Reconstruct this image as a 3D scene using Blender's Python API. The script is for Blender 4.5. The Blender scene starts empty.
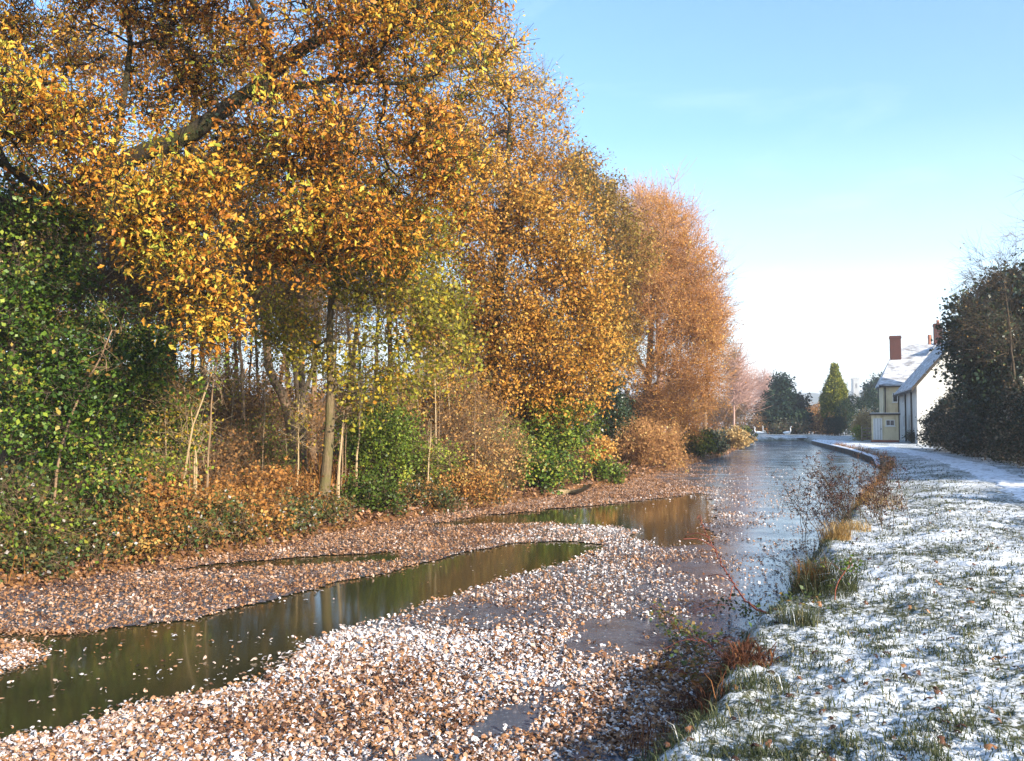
import bpy, bmesh, math
import numpy as np
from mathutils import Vector

RNG = np.random.default_rng(7)
sc = bpy.context.scene
COL = sc.collection
RAD = math.radians

# ------------------------------------------------------------------ camera
FPX, CX, CY, HORIZON = 900.0, 512.0, 380.5, 420.0
PITCH = math.atan((HORIZON - CY) / FPX)
EYE = np.array([0.0, 0.0, 2.1])

def ray(px, py):
    u, v = (px - CX) / FPX, (CY - py) / FPX
    return np.array([u, math.cos(PITCH) - v * math.sin(PITCH), math.sin(PITCH) + v * math.cos(PITCH)])
def at(px, py, Y):
    d = ray(px, py); return EYE + d * (Y / d[1])
def on(px, py, z=0.0):
    d = ray(px, py); return EYE + d * ((z - EYE[2]) / d[2])
def pix(p):
    """picture position of world points (used only to read the leaf drift outlines off the ice)"""
    q = p - EYE
    f = q[:, 1] * math.cos(PITCH) + q[:, 2] * math.sin(PITCH)
    w = -q[:, 1] * math.sin(PITCH) + q[:, 2] * math.cos(PITCH)
    return CX + FPX * q[:, 0] / f, CY - FPX * w / f

cam_d = bpy.data.cameras.new("camera"); cam = bpy.data.objects.new("camera", cam_d); COL.objects.link(cam)
cam.location = EYE; cam.rotation_euler = (math.pi / 2 + PITCH, 0, 0)
cam_d.sensor_width = 36; cam_d.lens = 36 * FPX / 1024; cam_d.clip_end = 6000; cam_d.clip_start = 0.05
sc.camera = cam

# ------------------------------------------------------------------ noise
def _hash(ix, iy, iz, s):
    h = (ix.astype(np.int64) * 374761393 + iy.astype(np.int64) * 668265263 + iz.astype(np.int64) * 2147483647 + s * 974711) & 0xFFFFFFFF
    h = ((h ^ (h >> 13)) * 1274126177) & 0xFFFFFFFF
    return ((h ^ (h >> 16)) & 0xFFFF) / 65535.0
def vnoise(x, y, s=0):
    ix, iy = np.floor(x), np.floor(y); fx, fy = x - ix, y - iy
    fx = fx * fx * (3 - 2 * fx); fy = fy * fy * (3 - 2 * fy); z = np.zeros_like(ix)
    a, b = _hash(ix, iy, z, s), _hash(ix + 1, iy, z, s); c, d = _hash(ix, iy + 1, z, s), _hash(ix + 1, iy + 1, z, s)
    return (a * (1 - fx) + b * fx) * (1 - fy) + (c * (1 - fx) + d * fx) * fy
def fbm(x, y, sc_=1.0, o=4, s=0):
    t = np.zeros_like(x, dtype=float); a, n = 0.5, 0.0
    for k in range(o):
        t += a * vnoise(x * sc_, y * sc_, s + k * 17); n += a; a *= 0.5; sc_ *= 2.03
    return t / n
def ss(a, b, x):
    t = np.clip((x - a) / (b - a), 0, 1); return t * t * (3 - 2 * t)

# ------------------------------------------------------------------ canal outline (world metres, water at z = 0)
LEFT = [np.array(p) for p in ((-30, -26), (-17.5, -8), (-12.5, 0.5), (-9.0, 6.6))] + \
       [on(*p)[:2] for p in ((-20, 594), (60, 583), (170, 565), (250, 551), (330, 534), (410, 519), (490, 507), (560, 495), (620, 484), (655, 474), (690, 465), (720, 457), (745, 446.5), (754, 441.5))]
RIGHT = [np.array(p) for p in ((-21, -30), (-8.0, -13), (-2.6, -2), (-0.7, 2.4))] + \
        [on(*p)[:2] for p in ((650, 761), (700, 700), (738, 650), (775, 622), (795, 592), (806, 567), (824, 545), (846, 520), (868, 495), (881, 480), (882, 471), (872, 463.5), (852, 455.5), (831, 449.5), (813, 444.5), (803, 440.8))]
POLY = np.array(LEFT + RIGHT[::-1])
NL = len(LEFT)

def canal_dist(x, y):
    """signed distance to the canal (negative on the water) and True where the nearest bank is the right one"""
    P = np.stack([x, y], -1).reshape(-1, 2); n = len(POLY)
    best = np.full(len(P), 1e9); side = np.zeros(len(P), bool); ins = np.zeros(len(P), bool)
    for i in range(n):
        a, b = POLY[i], POLY[(i + 1) % n]; ab = b - a
        t = np.clip(((P - a) @ ab) / (ab @ ab), 0, 1)
        d = np.hypot(P[:, 0] - a[0] - t * ab[0], P[:, 1] - a[1] - t * ab[1])
        m = d < best; best[m] = d[m]; side[m] = (i >= NL - 1)
        c = ((a[1] > P[:, 1]) != (b[1] > P[:, 1]))
        with np.errstate(divide='ignore', invalid='ignore'):
            xs = a[0] + (P[:, 1] - a[1]) / (b[1] - a[1] + 1e-12) * (b[0] - a[0])
        ins ^= c & (P[:, 0] < xs)
    best[ins] *= -1
    return best.reshape(np.shape(x)), side.reshape(np.shape(x))

def terrain(x, y):
    x = np.asarray(x, float); y = np.asarray(y, float)
    d, r = canal_dist(x, y)
    wob = (fbm(x, y, 1.7, 3, 5) - 0.5)
    dd = d + wob * 0.30 * ss(60, 20, np.hypot(x, y))
    inside = -0.55 * ss(0, 0.5, -dd)
    dist = np.hypot(x, y)
    hr = 0.40 * ss(-0.04, 0.42, dd) + 0.10 * ss(0.3, 2.2, dd)
    hl = 0.16 * ss(-0.02, 0.25, dd) + 0.34 * ss(0.1, 2.6, dd) + 0.35 * ss(3, 14, dd)
    bump_r = (fbm(x, y, 2.2, 3, 11) - 0.5) * 0.09 + (fbm(x, y, 8.0, 3, 12) - 0.5) * 0.035
    tuss = np.maximum(fbm(x, y, 5.0, 2, 13) - 0.52, 0) * 0.07 + (fbm(x, y, 17.0, 2, 14) - .5) * .034 * ss(30, 12, dist)
    hr = hr + (bump_r + tuss) * ss(-0.05, 0.35, dd) * ss(90, 15, dist)
    hl = hl + (fbm(x, y, 0.6, 4, 21) - 0.5) * 0.28 * ss(0.2, 3, dd)
    h = np.where(r, hr, hl)
    far = ss(140, 500, dist) * (fbm(x, y, 0.006, 3, 31) - 0.35) * 10
    return np.where(dd > 0, h, inside) + np.where(d > 5, far, 0)
def ground(x, y):
    return float(terrain(np.array([x]), np.array([y]))[0])

# ------------------------------------------------------------------ mesh helpers
def make_mesh(name, verts, faces, mat=None, attrs=None, smooth=False, parent=None, loc=None, mats=None, midx=None):
    """faces: list of (n,k) index arrays"""
    verts = np.asarray(verts, np.float32)
    if loc is not None: verts = verts - np.asarray(loc, np.float32)
    me = bpy.data.meshes.new(name)
    faces = [np.asarray(f, np.int32) for f in faces if len(f)]
    nl = sum(f.size for f in faces); nf = sum(len(f) for f in faces)
    me.vertices.add(len(verts)); me.vertices.foreach_set('co', verts.ravel())
    me.loops.add(nl); me.loops.foreach_set('vertex_index', np.concatenate([f.ravel() for f in faces]))
    me.polygons.add(nf)
    tot = np.concatenate([np.full(len(f), f.shape[1], np.int32) for f in faces])
    me.polygons.foreach_set('loop_start', np.concatenate([[0], np.cumsum(tot)[:-1]]).astype(np.int32))
    if smooth: me.polygons.foreach_set('use_smooth', np.ones(nf, bool))
    me.update(calc_edges=True)
    for k, v in (attrs or {}).items():
        a = me.attributes.new(k, 'FLOAT', 'POINT'); a.data.foreach_set('value', np.asarray(v, np.float32))
    for m in (mats or ([mat] if mat else [])): me.materials.append(m)
    if midx is not None: me.polygons.foreach_set('material_index', np.asarray(midx, np.int32))
    o = bpy.data.objects.new(name, me); COL.objects.link(o)
    if parent is not None: o.parent = parent
    elif loc is not None: o.location = loc
    return o

def tag(o, label=None, cat=None, group=None, kind=None):
    if label: o['label'] = label
    if cat: o['category'] = cat
    if group: o['group'] = group
    if kind: o['kind'] = kind
    return o
def thing(name, loc, label, cat, group=None):
    o = bpy.data.objects.new(name, None); COL.objects.link(o); o.location = tuple(map(float, loc)); o.empty_display_size = 0.2
    return tag(o, label, cat, group)

class Tubes:
    def __init__(s): s.v, s.q, s.n, s.t = [], [], 0, []
    def add(s, pts, rad, sides=6, tint=0.5):
        pts = np.asarray(pts, float); k = len(pts)
        if k < 2: return
        rad = np.broadcast_to(np.asarray(rad, float), (k,))
        tg = np.gradient(pts, axis=0); tg /= np.linalg.norm(tg, axis=1, keepdims=True) + 1e-9
        ref = np.array([0.31, 0.17, 0.94]) if abs(tg[0, 2]) < 0.85 else np.array([0.93, 0.3, 0.1])
        u = np.cross(tg, ref); u /= np.linalg.norm(u, axis=1, keepdims=True) + 1e-9; w = np.cross(tg, u)
        a = np.arange(sides) / sides * 2 * np.pi
        ring = pts[:, None] + rad[:, None, None] * (u[:, None] * np.cos(a)[None, :, None] + w[:, None] * np.sin(a)[None, :, None])
        s.v.append(ring.reshape(-1, 3)); s.t.append(np.full(k * sides, tint))
        i = np.arange(k - 1)[:, None] * sides; j = np.arange(sides)[None]; j2 = (j + 1) % sides
        s.q.append(np.stack([i + j, i + j2, i + sides + j2, i + sides + j], -1).reshape(-1, 4) + s.n)
        s.n += k * sides
    def many(s, A, B, C, ra, rb, tint):
        """vectorised three-point three-sided twigs"""
        n = len(A)
        if not n: return
        P = np.stack([A, B, C], 1); t = C - A; t /= np.linalg.norm(t, axis=1, keepdims=True) + 1e-9
        ref = RNG.normal(size=(n, 3)); u = np.cross(t, ref); u /= np.linalg.norm(u, axis=1, keepdims=True) + 1e-9; w = np.cross(t, u)
        a = np.arange(3) / 3 * 2 * np.pi
        off = u[:, None] * np.cos(a)[None, :, None] + w[:, None] * np.sin(a)[None, :, None]
        r = np.stack([np.broadcast_to(ra, n), (np.broadcast_to(ra, n) + rb) / 2, np.broadcast_to(rb, n)], 1)
        V = P[:, :, None] + r[:, :, None, None] * off[:, None]
        s.v.append(V.reshape(-1, 3)); s.t.append(np.repeat(np.broadcast_to(tint, n), 9))
        f = np.array([[i + j, i + (j + 1) % 3, i + 3 + (j + 1) % 3, i + 3 + j] for i in (0, 3) for j in range(3)])
        s.q.append((f[None] + (np.arange(n) * 9)[:, None, None]).reshape(-1, 4) + s.n); s.n += n * 9
    def build(s, name, mat, parent=None, loc=None, smooth=True):
        return make_mesh(name, np.concatenate(s.v), [np.concatenate(s.q)], mat, {'tint': np.concatenate(s.t)}, smooth, parent, loc)

# leaf templates: (vertices as along, across, up), quads
def tpl_diamond():
    return np.array([[0, 0, 0], [.45, .36, .10], [1, 0, -.06], [.45, -.36, .10]]), np.array([[0, 1, 2, 3]])
def tpl_fold():
    v = np.array([[0, 0, 0], [.35, .30, .12], [.75, .26, .08], [1, 0, -.05], [.75, -.26, .08], [.35, -.30, .12], [.5, 0, 0]])
    return v, np.array([[0, 6, 2, 1], [6, 3, 2, 2], [0, 5, 4, 6], [6, 4, 4, 3]])[:, :4]
def tpl_oak():
    xs = [0, .25, .42, .58, .78, 1.0]; ws = [.03, .20, .13, .30, .26, .04]
    v = []
    for x, w in zip(xs, ws):
        c = -.25 * (x - .4) ** 2
        v += [[x, w, c + w * .45], [x, 0, c], [x, -w, c + w * .45]]
    f = []
    for i in range(5):
        a = i * 3; f += [[a, a + 1, a + 4, a + 3], [a + 1, a + 2, a + 5, a + 4]]
    return np.array(v), np.array(f)
def tpl_curl():
    xs = [0, .28, .46, .74, 1.0]; ws = [.04, .30, .13, .34, .05]; zs = [0.0, .16, .24, .20, -.04]
    v = []
    for i, (x, w, z) in enumerate(zip(xs, ws, zs)): v += [[x + (.10 if i % 2 else -.03), w, z - w * .95], [x, 0, z], [x + (.08 if i % 2 else 0), -w * .9, z - w * .25]]
    f = []
    for i in range(4):
        a = i * 3; f += [[a, a + 1, a + 4, a + 3], [a + 1, a + 2, a + 5, a + 4]]
    return np.array(v), np.array(f)
def tpl_lobed():
    xs = [0, .36, .55, 1.0]; ws = [.04, .30, .17, .12]; v = []
    for i, (x, w) in enumerate(zip(xs, ws)):
        c = -.3 * (x - .4) ** 2; v += [[x + (.12 if i == 1 else 0), w, c + w * .5], [x, 0, c], [x + (.06 if i == 1 else 0), -w, c + w * .4]]
    f = []
    for i in range(3): a = i * 3; f += [[a, a + 1, a + 4, a + 3], [a + 1, a + 2, a + 5, a + 4]]
    return np.array(v), np.array(f)
TPL = {'lobed': tpl_lobed(), 'diamond': tpl_diamond(), 'oak': tpl_oak(), 'curl': tpl_curl()}

def leaves(cen, size, tpl, tint, normal_bias=0.3, droop=0.3, along=None, bias_vec=(0, 0, 1)):
    n = len(cen)
    nrm = RNG.normal(size=(n, 3)) + np.asarray(bias_vec) * normal_bias * 3; nrm /= np.linalg.norm(nrm, axis=1, keepdims=True)
    a = RNG.normal(size=(n, 3)) - np.array([0, 0, droop * 2]) if along is None else along + RNG.normal(size=(n, 3)) * .3
    a -= nrm * (a * nrm).sum(1, keepdims=True); a /= np.linalg.norm(a, axis=1, keepdims=True) + 1e-9
    b = np.cross(nrm, a); V, F = TPL[tpl]; s = np.broadcast_to(np.asarray(size, float), (n,))[:, None, None]
    P = cen[:, None] + s * (V[None, :, 0:1] * a[:, None] + V[None, :, 1:2] * b[:, None] + V[None, :, 2:3] * nrm[:, None])
    Q = (F[None] + (np.arange(n) * len(V))[:, None, None]).reshape(-1, F.shape[1])
    return P.reshape(-1, 3), Q, np.repeat(tint, len(V))

# ------------------------------------------------------------------ materials
def new_mat(name):
    m = bpy.data.materials.new(name); m.use_nodes = True; nt = m.node_tree; nt.nodes.clear()
    return m, nt, nt.nodes.new('ShaderNodeOutputMaterial')
def N(nt, t, **kw):
    n = nt.nodes.new(t)
    for k, v in kw.items():
        if k in n.inputs: n.inputs[k].default_value = v
        else: setattr(n, k, v)
    return n
def ramp(nt, fac, stops, mode='LINEAR'):
    r = nt.nodes.new('ShaderNodeValToRGB'); r.color_ramp.interpolation = mode; e = r.color_ramp.elements
    while len(e) < len(stops): e.new(0.5)
    for el, (p, c) in zip(e, stops): el.position = p; el.color = (*c, 1) if len(c) == 3 else c
    nt.links.new(fac, r.inputs[0]); return r.outputs[0]
def noise(nt, scale, detail=4, rough=.55, vec=None, dist=0):
    n = N(nt, 'ShaderNodeTexNoise', Scale=scale, Detail=detail, Roughness=rough, Distortion=dist)
    if vec is None: vec = N(nt, 'ShaderNodeNewGeometry').outputs['Position']
    nt.links.new(vec, n.inputs['Vector']); return n.outputs['Fac']
def mixc(nt, fac, a, b):
    m = nt.nodes.new('ShaderNodeMix'); m.data_type = 'RGBA'
    for v, k in ((fac, 0), (a, 6), (b, 7)):
        if isinstance(v, (tuple, list)): m.inputs[k].default_value = (*v, 1)
        elif isinstance(v, (int, float)): m.inputs[k].default_value = v
        else: nt.links.new(v, m.inputs[k])
    return m.outputs[2]
def math_(nt, op, a, b=None):
    m = nt.nodes.new('ShaderNodeMath'); m.operation = op; m.use_clamp = False
    for i, v in enumerate((a, b)):
        if v is None: continue
        if isinstance(v, (int, float)): m.inputs[i].default_value = v
        else: nt.links.new(v, m.inputs[i])
    return m.outputs[0]
def bump(nt, h, strength=.5, dist=.02):
    b = N(nt, 'ShaderNodeBump', Strength=strength, Distance=dist); nt.links.new(h, b.inputs['Height']); return b.outputs[0]
def principled(nt, out, col, rough=.7, spec=.3, nrm=None):
    p = nt.nodes.new('ShaderNodeBsdfPrincipled'); p.inputs['Specular IOR Level'].default_value = spec
    if isinstance(col, tuple): p.inputs['Base Color'].default_value = (*col, 1)
    else: nt.links.new(col, p.inputs['Base Color'])
    if isinstance(rough, (int, float)): p.inputs['Roughness'].default_value = rough
    else: nt.links.new(rough, p.inputs['Roughness'])
    if nrm is not None: nt.links.new(nrm, p.inputs['Normal'])
    nt.links.new(p.outputs[0], out.inputs[0]); return p
def attr(nt, name='tint'):
    return N(nt, 'ShaderNodeAttribute', attribute_name=name).outputs['Fac']

def leaf_mat(name, stops, trans=.35, rough=.5, spec=.25):
    m, nt, out = new_mat(name)
    c = ramp(nt, attr(nt), stops)
    p = nt.nodes.new('ShaderNodeBsdfPrincipled'); nt.links.new(c, p.inputs['Base Color'])
    p.inputs['Roughness'].default_value = rough; p.inputs['Specular IOR Level'].default_value = spec
    t = nt.nodes.new('ShaderNodeBsdfTranslucent'); nt.links.new(c, t.inputs[0])
    mx = nt.nodes.new('ShaderNodeMixShader'); mx.inputs[0].default_value = trans
    nt.links.new(p.outputs[0], mx.inputs[1]); nt.links.new(t.outputs[0], mx.inputs[2]); nt.links.new(mx.outputs[0], out.inputs[0])
    return m
def bark_mat(name, c1, c2, moss=None, scale=9):
    m, nt, out = new_mat(name)
    mp = N(nt, 'ShaderNodeMapping'); mp.inputs['Scale'].default_value = (1, 1, .22)
    nt.links.new(N(nt, 'ShaderNodeNewGeometry').outputs['Position'], mp.inputs[0])
    n1 = noise(nt, scale * 3, 5, .65, mp.outputs[0])
    c = ramp(nt, n1, [(.3, c1), (.7, c2)])
    if moss:
        f = ramp(nt, noise(nt, 2.3, 4), [(.46, (0, 0, 0)), (.6, (1, 1, 1))]); c = mixc(nt, f, c, moss)
    principled(nt, out, c, .9, .15, bump(nt, n1, .8, .03)); return m

LEAF = {
 'oak_gold': leaf_mat('oak leaves gold', [(0, (.18, .065, .015)), (.3, (.46, .16, .02)), (.58, (.68, .31, .035)), (.82, (.66, .44, .055)), (1, (.38, .40, .05))]),
 'oak_orange': leaf_mat('oak leaves orange', [(0, (.18, .065, .018)), (.35, (.44, .18, .028)), (.7, (.66, .34, .055)), (1, (.62, .44, .09))]),
 'oak_olive': leaf_mat('oak leaves olive brown', [(0, (.10, .05, .015)), (.4, (.24, .12, .025)), (.75, (.36, .22, .04)), (1, (.26, .22, .05))]),
 'maple': leaf_mat('maple leaves lime', [(0, (.10, .08, .012)), (.3, (.17, .18, .02)), (.55, (.36, .31, .03)), (.8, (.54, .36, .03)), (1, (.48, .20, .02))]),
 'willow': leaf_mat('willow leaves russet', [(0, (.26, .09, .025)), (.45, (.54, .235, .045)), (.8, (.66, .36, .085)), (1, (.64, .44, .15))]),
 'holly': leaf_mat('holly leaves', [(0, (.016, .036, .006)), (.35, (.042, .085, .010)), (.65, (.11, .18, .02)), (.85, (.24, .28, .03)), (1, (.34, .24, .05))], .2, .45, .3),
 'ivy': leaf_mat('ivy leaves', [(0, (.012, .024, .010)), (.5, (.028, .050, .020)), (.85, (.055, .085, .03)), (1, (.15, .12, .05))], .1, .35, .45),
 'bright': leaf_mat('bright green leaves', [(0, (.04, .06, .01)), (.4, (.10, .15, .018)), (.75, (.21, .27, .03)), (1, (.38, .36, .05))], .3, .45),
 'bramble': leaf_mat('bramble leaves', [(0, (.05, .05, .015)), (.4, (.07, .11, .03)), (.6, (.17, .12, .03)), (.8, (.30, .13, .03)), (.95, (.38, .20, .06)), (1, (.50, .46, .42))], .25),
 'bracken': leaf_mat('bracken fronds', [(0, (.14, .06, .02)), (.4, (.31, .14, .04)), (.75, (.46, .20, .05)), (1, (.46, .31, .09))], .25, .8, .1),
 'twiggy': leaf_mat('dry shrub leaves', [(0, (.17, .08, .03)), (.5, (.37, .19, .065)), (.85, (.52, .29, .10)), (1, (.52, .40, .15))], .25, .8, .1),
 'conifer': leaf_mat('conifer sprays', [(0, (.03, .05, .01)), (.45, (.14, .16, .018)), (.8, (.32, .30, .035)), (1, (.44, .36, .06))], .15, .7, .1),
 'pine': leaf_mat('pine needles', [(0, (.006, .016, .012)), (.6, (.014, .034, .024)), (1, (.04, .065, .03))], .1, .7, .1),
 'hedge': leaf_mat('hedge leaves', [(0, (.018, .030, .016)), (.4, (.040, .055, .028)), (.7, (.085, .075, .04)), (.9, (.18, .11, .06)), (1, (.33, .27, .19))], .12, .5, .3),
 'straw': leaf_mat('straw grass', [(0, (.20, .11, .03)), (.5, (.40, .25, .09)), (1, (.52, .38, .18))], .2, .8, .1),
 'redfern': leaf_mat('red brown fern', [(0, (.07, .028, .018)), (.5, (.20, .075, .032)), (1, (.36, .18, .06))], .2, .8, .1),
 'seed': leaf_mat('dark seed heads', [(0, (.025, .015, .015)), (.6, (.07, .035, .03)), (1, (.15, .08, .05))], .05, .9, .05),
}
BARK = {
 'oak': bark_mat('oak bark', (.022, .017, .012), (.055, .040, .025), (.04, .038, .013)),
 'grey': bark_mat('grey green bark', (.075, .055, .032), (.20, .14, .075), (.12, .10, .04)),
 'dark': bark_mat('dark bark', (.045, .034, .024), (.12, .085, .055)),
 'pale': bark_mat('pale stem bark', (.28, .19, .10), (.46, .34, .20)),
 'brown': bark_mat('brown twig bark', (.14, .085, .05), (.29, .19, .11)),
 'russet': bark_mat('russet twig bark', (.32, .145, .055), (.50, .26, .11)),
 'pink': bark_mat('pink twig bark', (.38, .22, .18), (.54, .35, .29)),
 'red': bark_mat('red bramble cane', (.16, .04, .03), (.34, .10, .06)),
}

# ------------------------------------------------------------------ woody plants
def blob_targets(blobs, n, shell=2.0):
    vol = np.array([b[3] * b[4] for b in blobs], float); vol *= np.array([(b[6] if len(b) > 6 else 1) for b in blobs])
    cnt = np.maximum(1, (vol / vol.sum() * n).astype(int)); out = []
    for b, c in zip(blobs, cnt):
        px, py, Y, rx, rz = b[:5]; ry = b[5] if len(b) > 5 and b[5] else rx * Y / FPX
        d = RNG.normal(size=(c, 3)); d /= np.linalg.norm(d, axis=1, keepdims=True)
        r = RNG.random(c) ** (1 / shell) * np.where(RNG.random(c) < .10, 1.22, 1.0)
        out.append(at(px, py, Y) + d * r[:, None] * np.array([rx * Y / FPX, ry, rz * Y / FPX]))
    T = np.concatenate(out); return T
def clumpy(T, keep, f=.75):
    v = fbm(T[:, 0] * .9 + T[:, 2] * .8, T[:, 1] * .9 - T[:, 2] * .6, f, 2, 23) + RNG.random(len(T)) * .22
    return T[np.argsort(-v)[:keep]]

def smooth_path(pts, step=0.35, jit=0.0):
    pts = np.asarray(pts, float); L = np.r_[0, np.cumsum(np.linalg.norm(np.diff(pts, axis=0), axis=1))]
    n = max(3, int(L[-1] / step)); s = np.linspace(0, L[-1], n)
    m = np.gradient(pts, L, axis=0) if len(pts) > 2 else np.repeat((pts[1:] - pts[:1]) / L[-1], 2, 0)
    out = []
    for x in s:
        i = min(len(L) - 2, int(np.searchsorted(L, x, 'right') - 1)); h = L[i + 1] - L[i]; t = (x - L[i]) / h
        out.append((2*t**3-3*t**2+1)*pts[i] + (t**3-2*t**2+t)*h*m[i] + (-2*t**3+3*t**2)*pts[i+1] + (t**3-t**2)*h*m[i+1])
    out = np.array(out)
    if jit: out[1:-1] += RNG.normal(size=out[1:-1].shape) * jit
    return out

def grow(trunks, targets, up=0.25, jit=0.05, seg=0.45, start=0.25):
    """trunks: list of (path points, r0, r1). returns nodes, parent, target node ids, fixed radii"""
    pos, par, fix, elig = [], [], [], []
    for k, (p, r0, r1, st) in enumerate(trunks):
        base = -1
        if k:
            d = np.linalg.norm(np.array(pos) - p[0], axis=1); base = int(d.argmin())
        for i, q in enumerate(p):
            pos.append(q); par.append(base if i == 0 else len(pos) - 2)
            f = i / (len(p) - 1); fix.append(r0 + (r1 - r0) * f); elig.append(f >= st)
    P = np.zeros((len(pos) + len(targets) * 24, 3)); n = len(pos); P[:n] = pos
    E = np.zeros(len(P), bool); E[:n] = elig
    D = np.zeros(len(P))
    tr = P[:n][E[:n]]
    order = np.argsort([np.linalg.norm(tr - t, axis=1).min() for t in targets]); tid = []
    for ti in order:
        t = targets[ti]; dv = t - P[:n]; d = np.linalg.norm(dv, axis=1) + D[:n] * .18
        d += np.maximum(0, -dv[:, 2]) * .25; d[~E[:n]] = 1e9
        j = int(d.argmin()); a = P[j]; L = np.linalg.norm(t - a); k = max(2, min(22, int(L / seg) + 1))
        pd = a - P[par[j]] if par[j] >= 0 else np.array([0, 0, 1.]); pd = pd / (np.linalg.norm(pd) + 1e-9)
        c = a + (pd * .35 + np.array([0, 0, up])) * L * .5 + (t - a) * .3
        prev = j
        for s in range(1, k + 1):
            f = s / k; q = (1 - f) ** 2 * a + 2 * f * (1 - f) * c + f * f * t
            if s < k: q = q + RNG.normal(size=3) * jit
            P[n] = q; par.append(prev); E[n] = True; D[n] = D[prev] + L / k; prev = n; n += 1
        tid.append(n - 1)
    return P[:n], np.array(par), np.array(tid), np.array(fix), order

def wood_chains(P, par, nfix, fix, rtip, power=0.5, rmax=None):
    n = len(P); cnt = np.zeros(n); kids = [[] for _ in range(n)]
    for i in range(n):
        if par[i] >= 0: kids[par[i]].append(i)
    for i in range(n - 1, -1, -1):
        if not kids[i]: cnt[i] += 1
        if par[i] >= 0: cnt[par[i]] += cnt[i]
    R = rtip * cnt ** power; R[:nfix] = fix
    for i in range(nfix, n): R[i] = min(R[i], R[par[i]] * .9)
    chains = []; starts = [(i, -1) for i in range(n) if par[i] < 0]
    while starts:
        i, p = starts.pop(); ch = ([p] if p >= 0 else []) + [i]
        while kids[i]:
            ks = sorted(kids[i], key=lambda k: (k < nfix, cnt[k]), reverse=True)
            starts += [(k, i) for k in ks[1:]]; i = ks[0]; ch.append(i)
        chains.append(ch)
    return chains, R

def tree(name, label, cat, trunk, blobs, ntar, leaf, bark, tpl='diamond', nleaf=40, lsize=.08, clump=.35, r0=.2, r1=.05, limbs=(), twigs=6,
         rtip=.008, twl=.45, tint=(.5, .2), up=.25, group=None, start=.3, shell=2.0, jit=.05, seg=.45, power=.5, nb=.25, droop=.3, twbias=(0, 0, .3), foliage='crown',
         trunkname='trunk', leaf_inner=0.0, twr=.0045, twig_mat=None, path_world=None, hang=0, step=.35, cullf=.75, leaf_f=1.0):
    pts = path_world if path_world is not None else [at(*p) for p in trunk]
    tp = smooth_path(pts, step, .012); base = tp[0].copy()
    root = thing(name, base, label, cat, group)
    tr = [(tp, r0, r1, start)] + [(smooth_path([at(*p) for p in l[0]], .35, .02), l[1], l[2], 0.15) for l in limbs]
    nfix = sum(len(t[0]) for t in tr)
    T = clumpy(blob_targets(blobs, int(ntar * 1.55), shell), ntar, cullf)
    gz = terrain(T[:, 0], T[:, 1]); T[:, 2] = np.maximum(T[:, 2], np.maximum(gz, 0) + .15)
    P, par, tid, fix, order = grow(tr, T, up, jit, seg)
    chains, R = wood_chains(P, par, nfix, fix, rtip, power)
    tt, bt = Tubes(), Tubes()
    for ch in chains:
        r = R[ch].copy()
        if ch[0] >= nfix or (len(ch) > 1 and ch[1] >= nfix): r[0] = min(r[0], r[1] * 1.15)
        p = P[ch]
        isfix = ch[min(1, len(ch) - 1)] < nfix
        if isfix and ch[0] == 0:
            p = p.copy(); r[0] *= 1.35; r[1] *= 1.12; p[0] -= np.array([0, 0, .15])
        (tt if isfix else bt).add(p, r, 9 if r[0] > .07 else (6 if r[0] > .025 else 4))
    # twigs
    cen = P[tid]; k = twigs; m = len(cen)
    if twigs:
        A = np.repeat(cen, k, 0); dirr = A - np.repeat(P[par[tid]], k, 0); dirr /= np.linalg.norm(dirr, axis=1, keepdims=True) + 1e-9
        d = dirr * .7 + RNG.normal(size=A.shape) * .6 + np.asarray(twbias); d /= np.linalg.norm(d, axis=1, keepdims=True)
        L = twl * (.45 + .8 * RNG.random(len(A)))[:, None]
        A = A - np.repeat(cen - P[par[tid]], k, 0) * RNG.random(len(A))[:, None]
        B = A + d * L * .5 + RNG.normal(size=A.shape) * twl * .06; C = A + d * L + np.array([0, 0, -hang]) * L + RNG.normal(size=A.shape) * twl * .08
        tw = Tubes() if twig_mat else bt
        tw.many(A, B, C, twr, twr * .45, .5)
        if twig_mat: tw.build('twigs', twig_mat, root, base)
    if tt.v: tt.build(trunkname, bark, root, base)
    if bt.v: bt.build('branches', bark, root, base)
    if leaf is not None and nleaf:
        w = np.full(m, nleaf) * (.4 + 1.2 * RNG.random(m)); w = w.astype(int)
        idx = np.repeat(np.arange(m), w); nn = len(idx)
        if twigs:
            tk = idx * k + RNG.integers(0, k, nn); f = RNG.random(nn)[:, None] ** .7 * leaf_f
            cenl = A[tk] * (1 - f) ** 2 + 2 * f * (1 - f) * B[tk] + f * f * C[tk] + RNG.normal(size=(nn, 3)) * clump * .33
        else:
            cenl = cen[idx] + RNG.normal(size=(nn, 3)) * clump
        ct = tint[0] + RNG.normal(size=m) * tint[1] * .8 + (fbm(cen[:, 0] + cen[:, 2], cen[:, 1] - cen[:, 2] * .7, .45, 3, 3) - .5) * tint[1] * 3
        tl = np.clip(ct[idx] + RNG.normal(size=nn) * tint[1], 0, 1)
        sz = lsize * (.5 + .95 * RNG.random(nn) ** 1.4)
        v, q, t = leaves(cenl, sz, tpl, tl, nb, droop)
        make_mesh(foliage, v, [q], leaf, {'tint': t}, tpl == 'oak', root, base)
    return root

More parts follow.
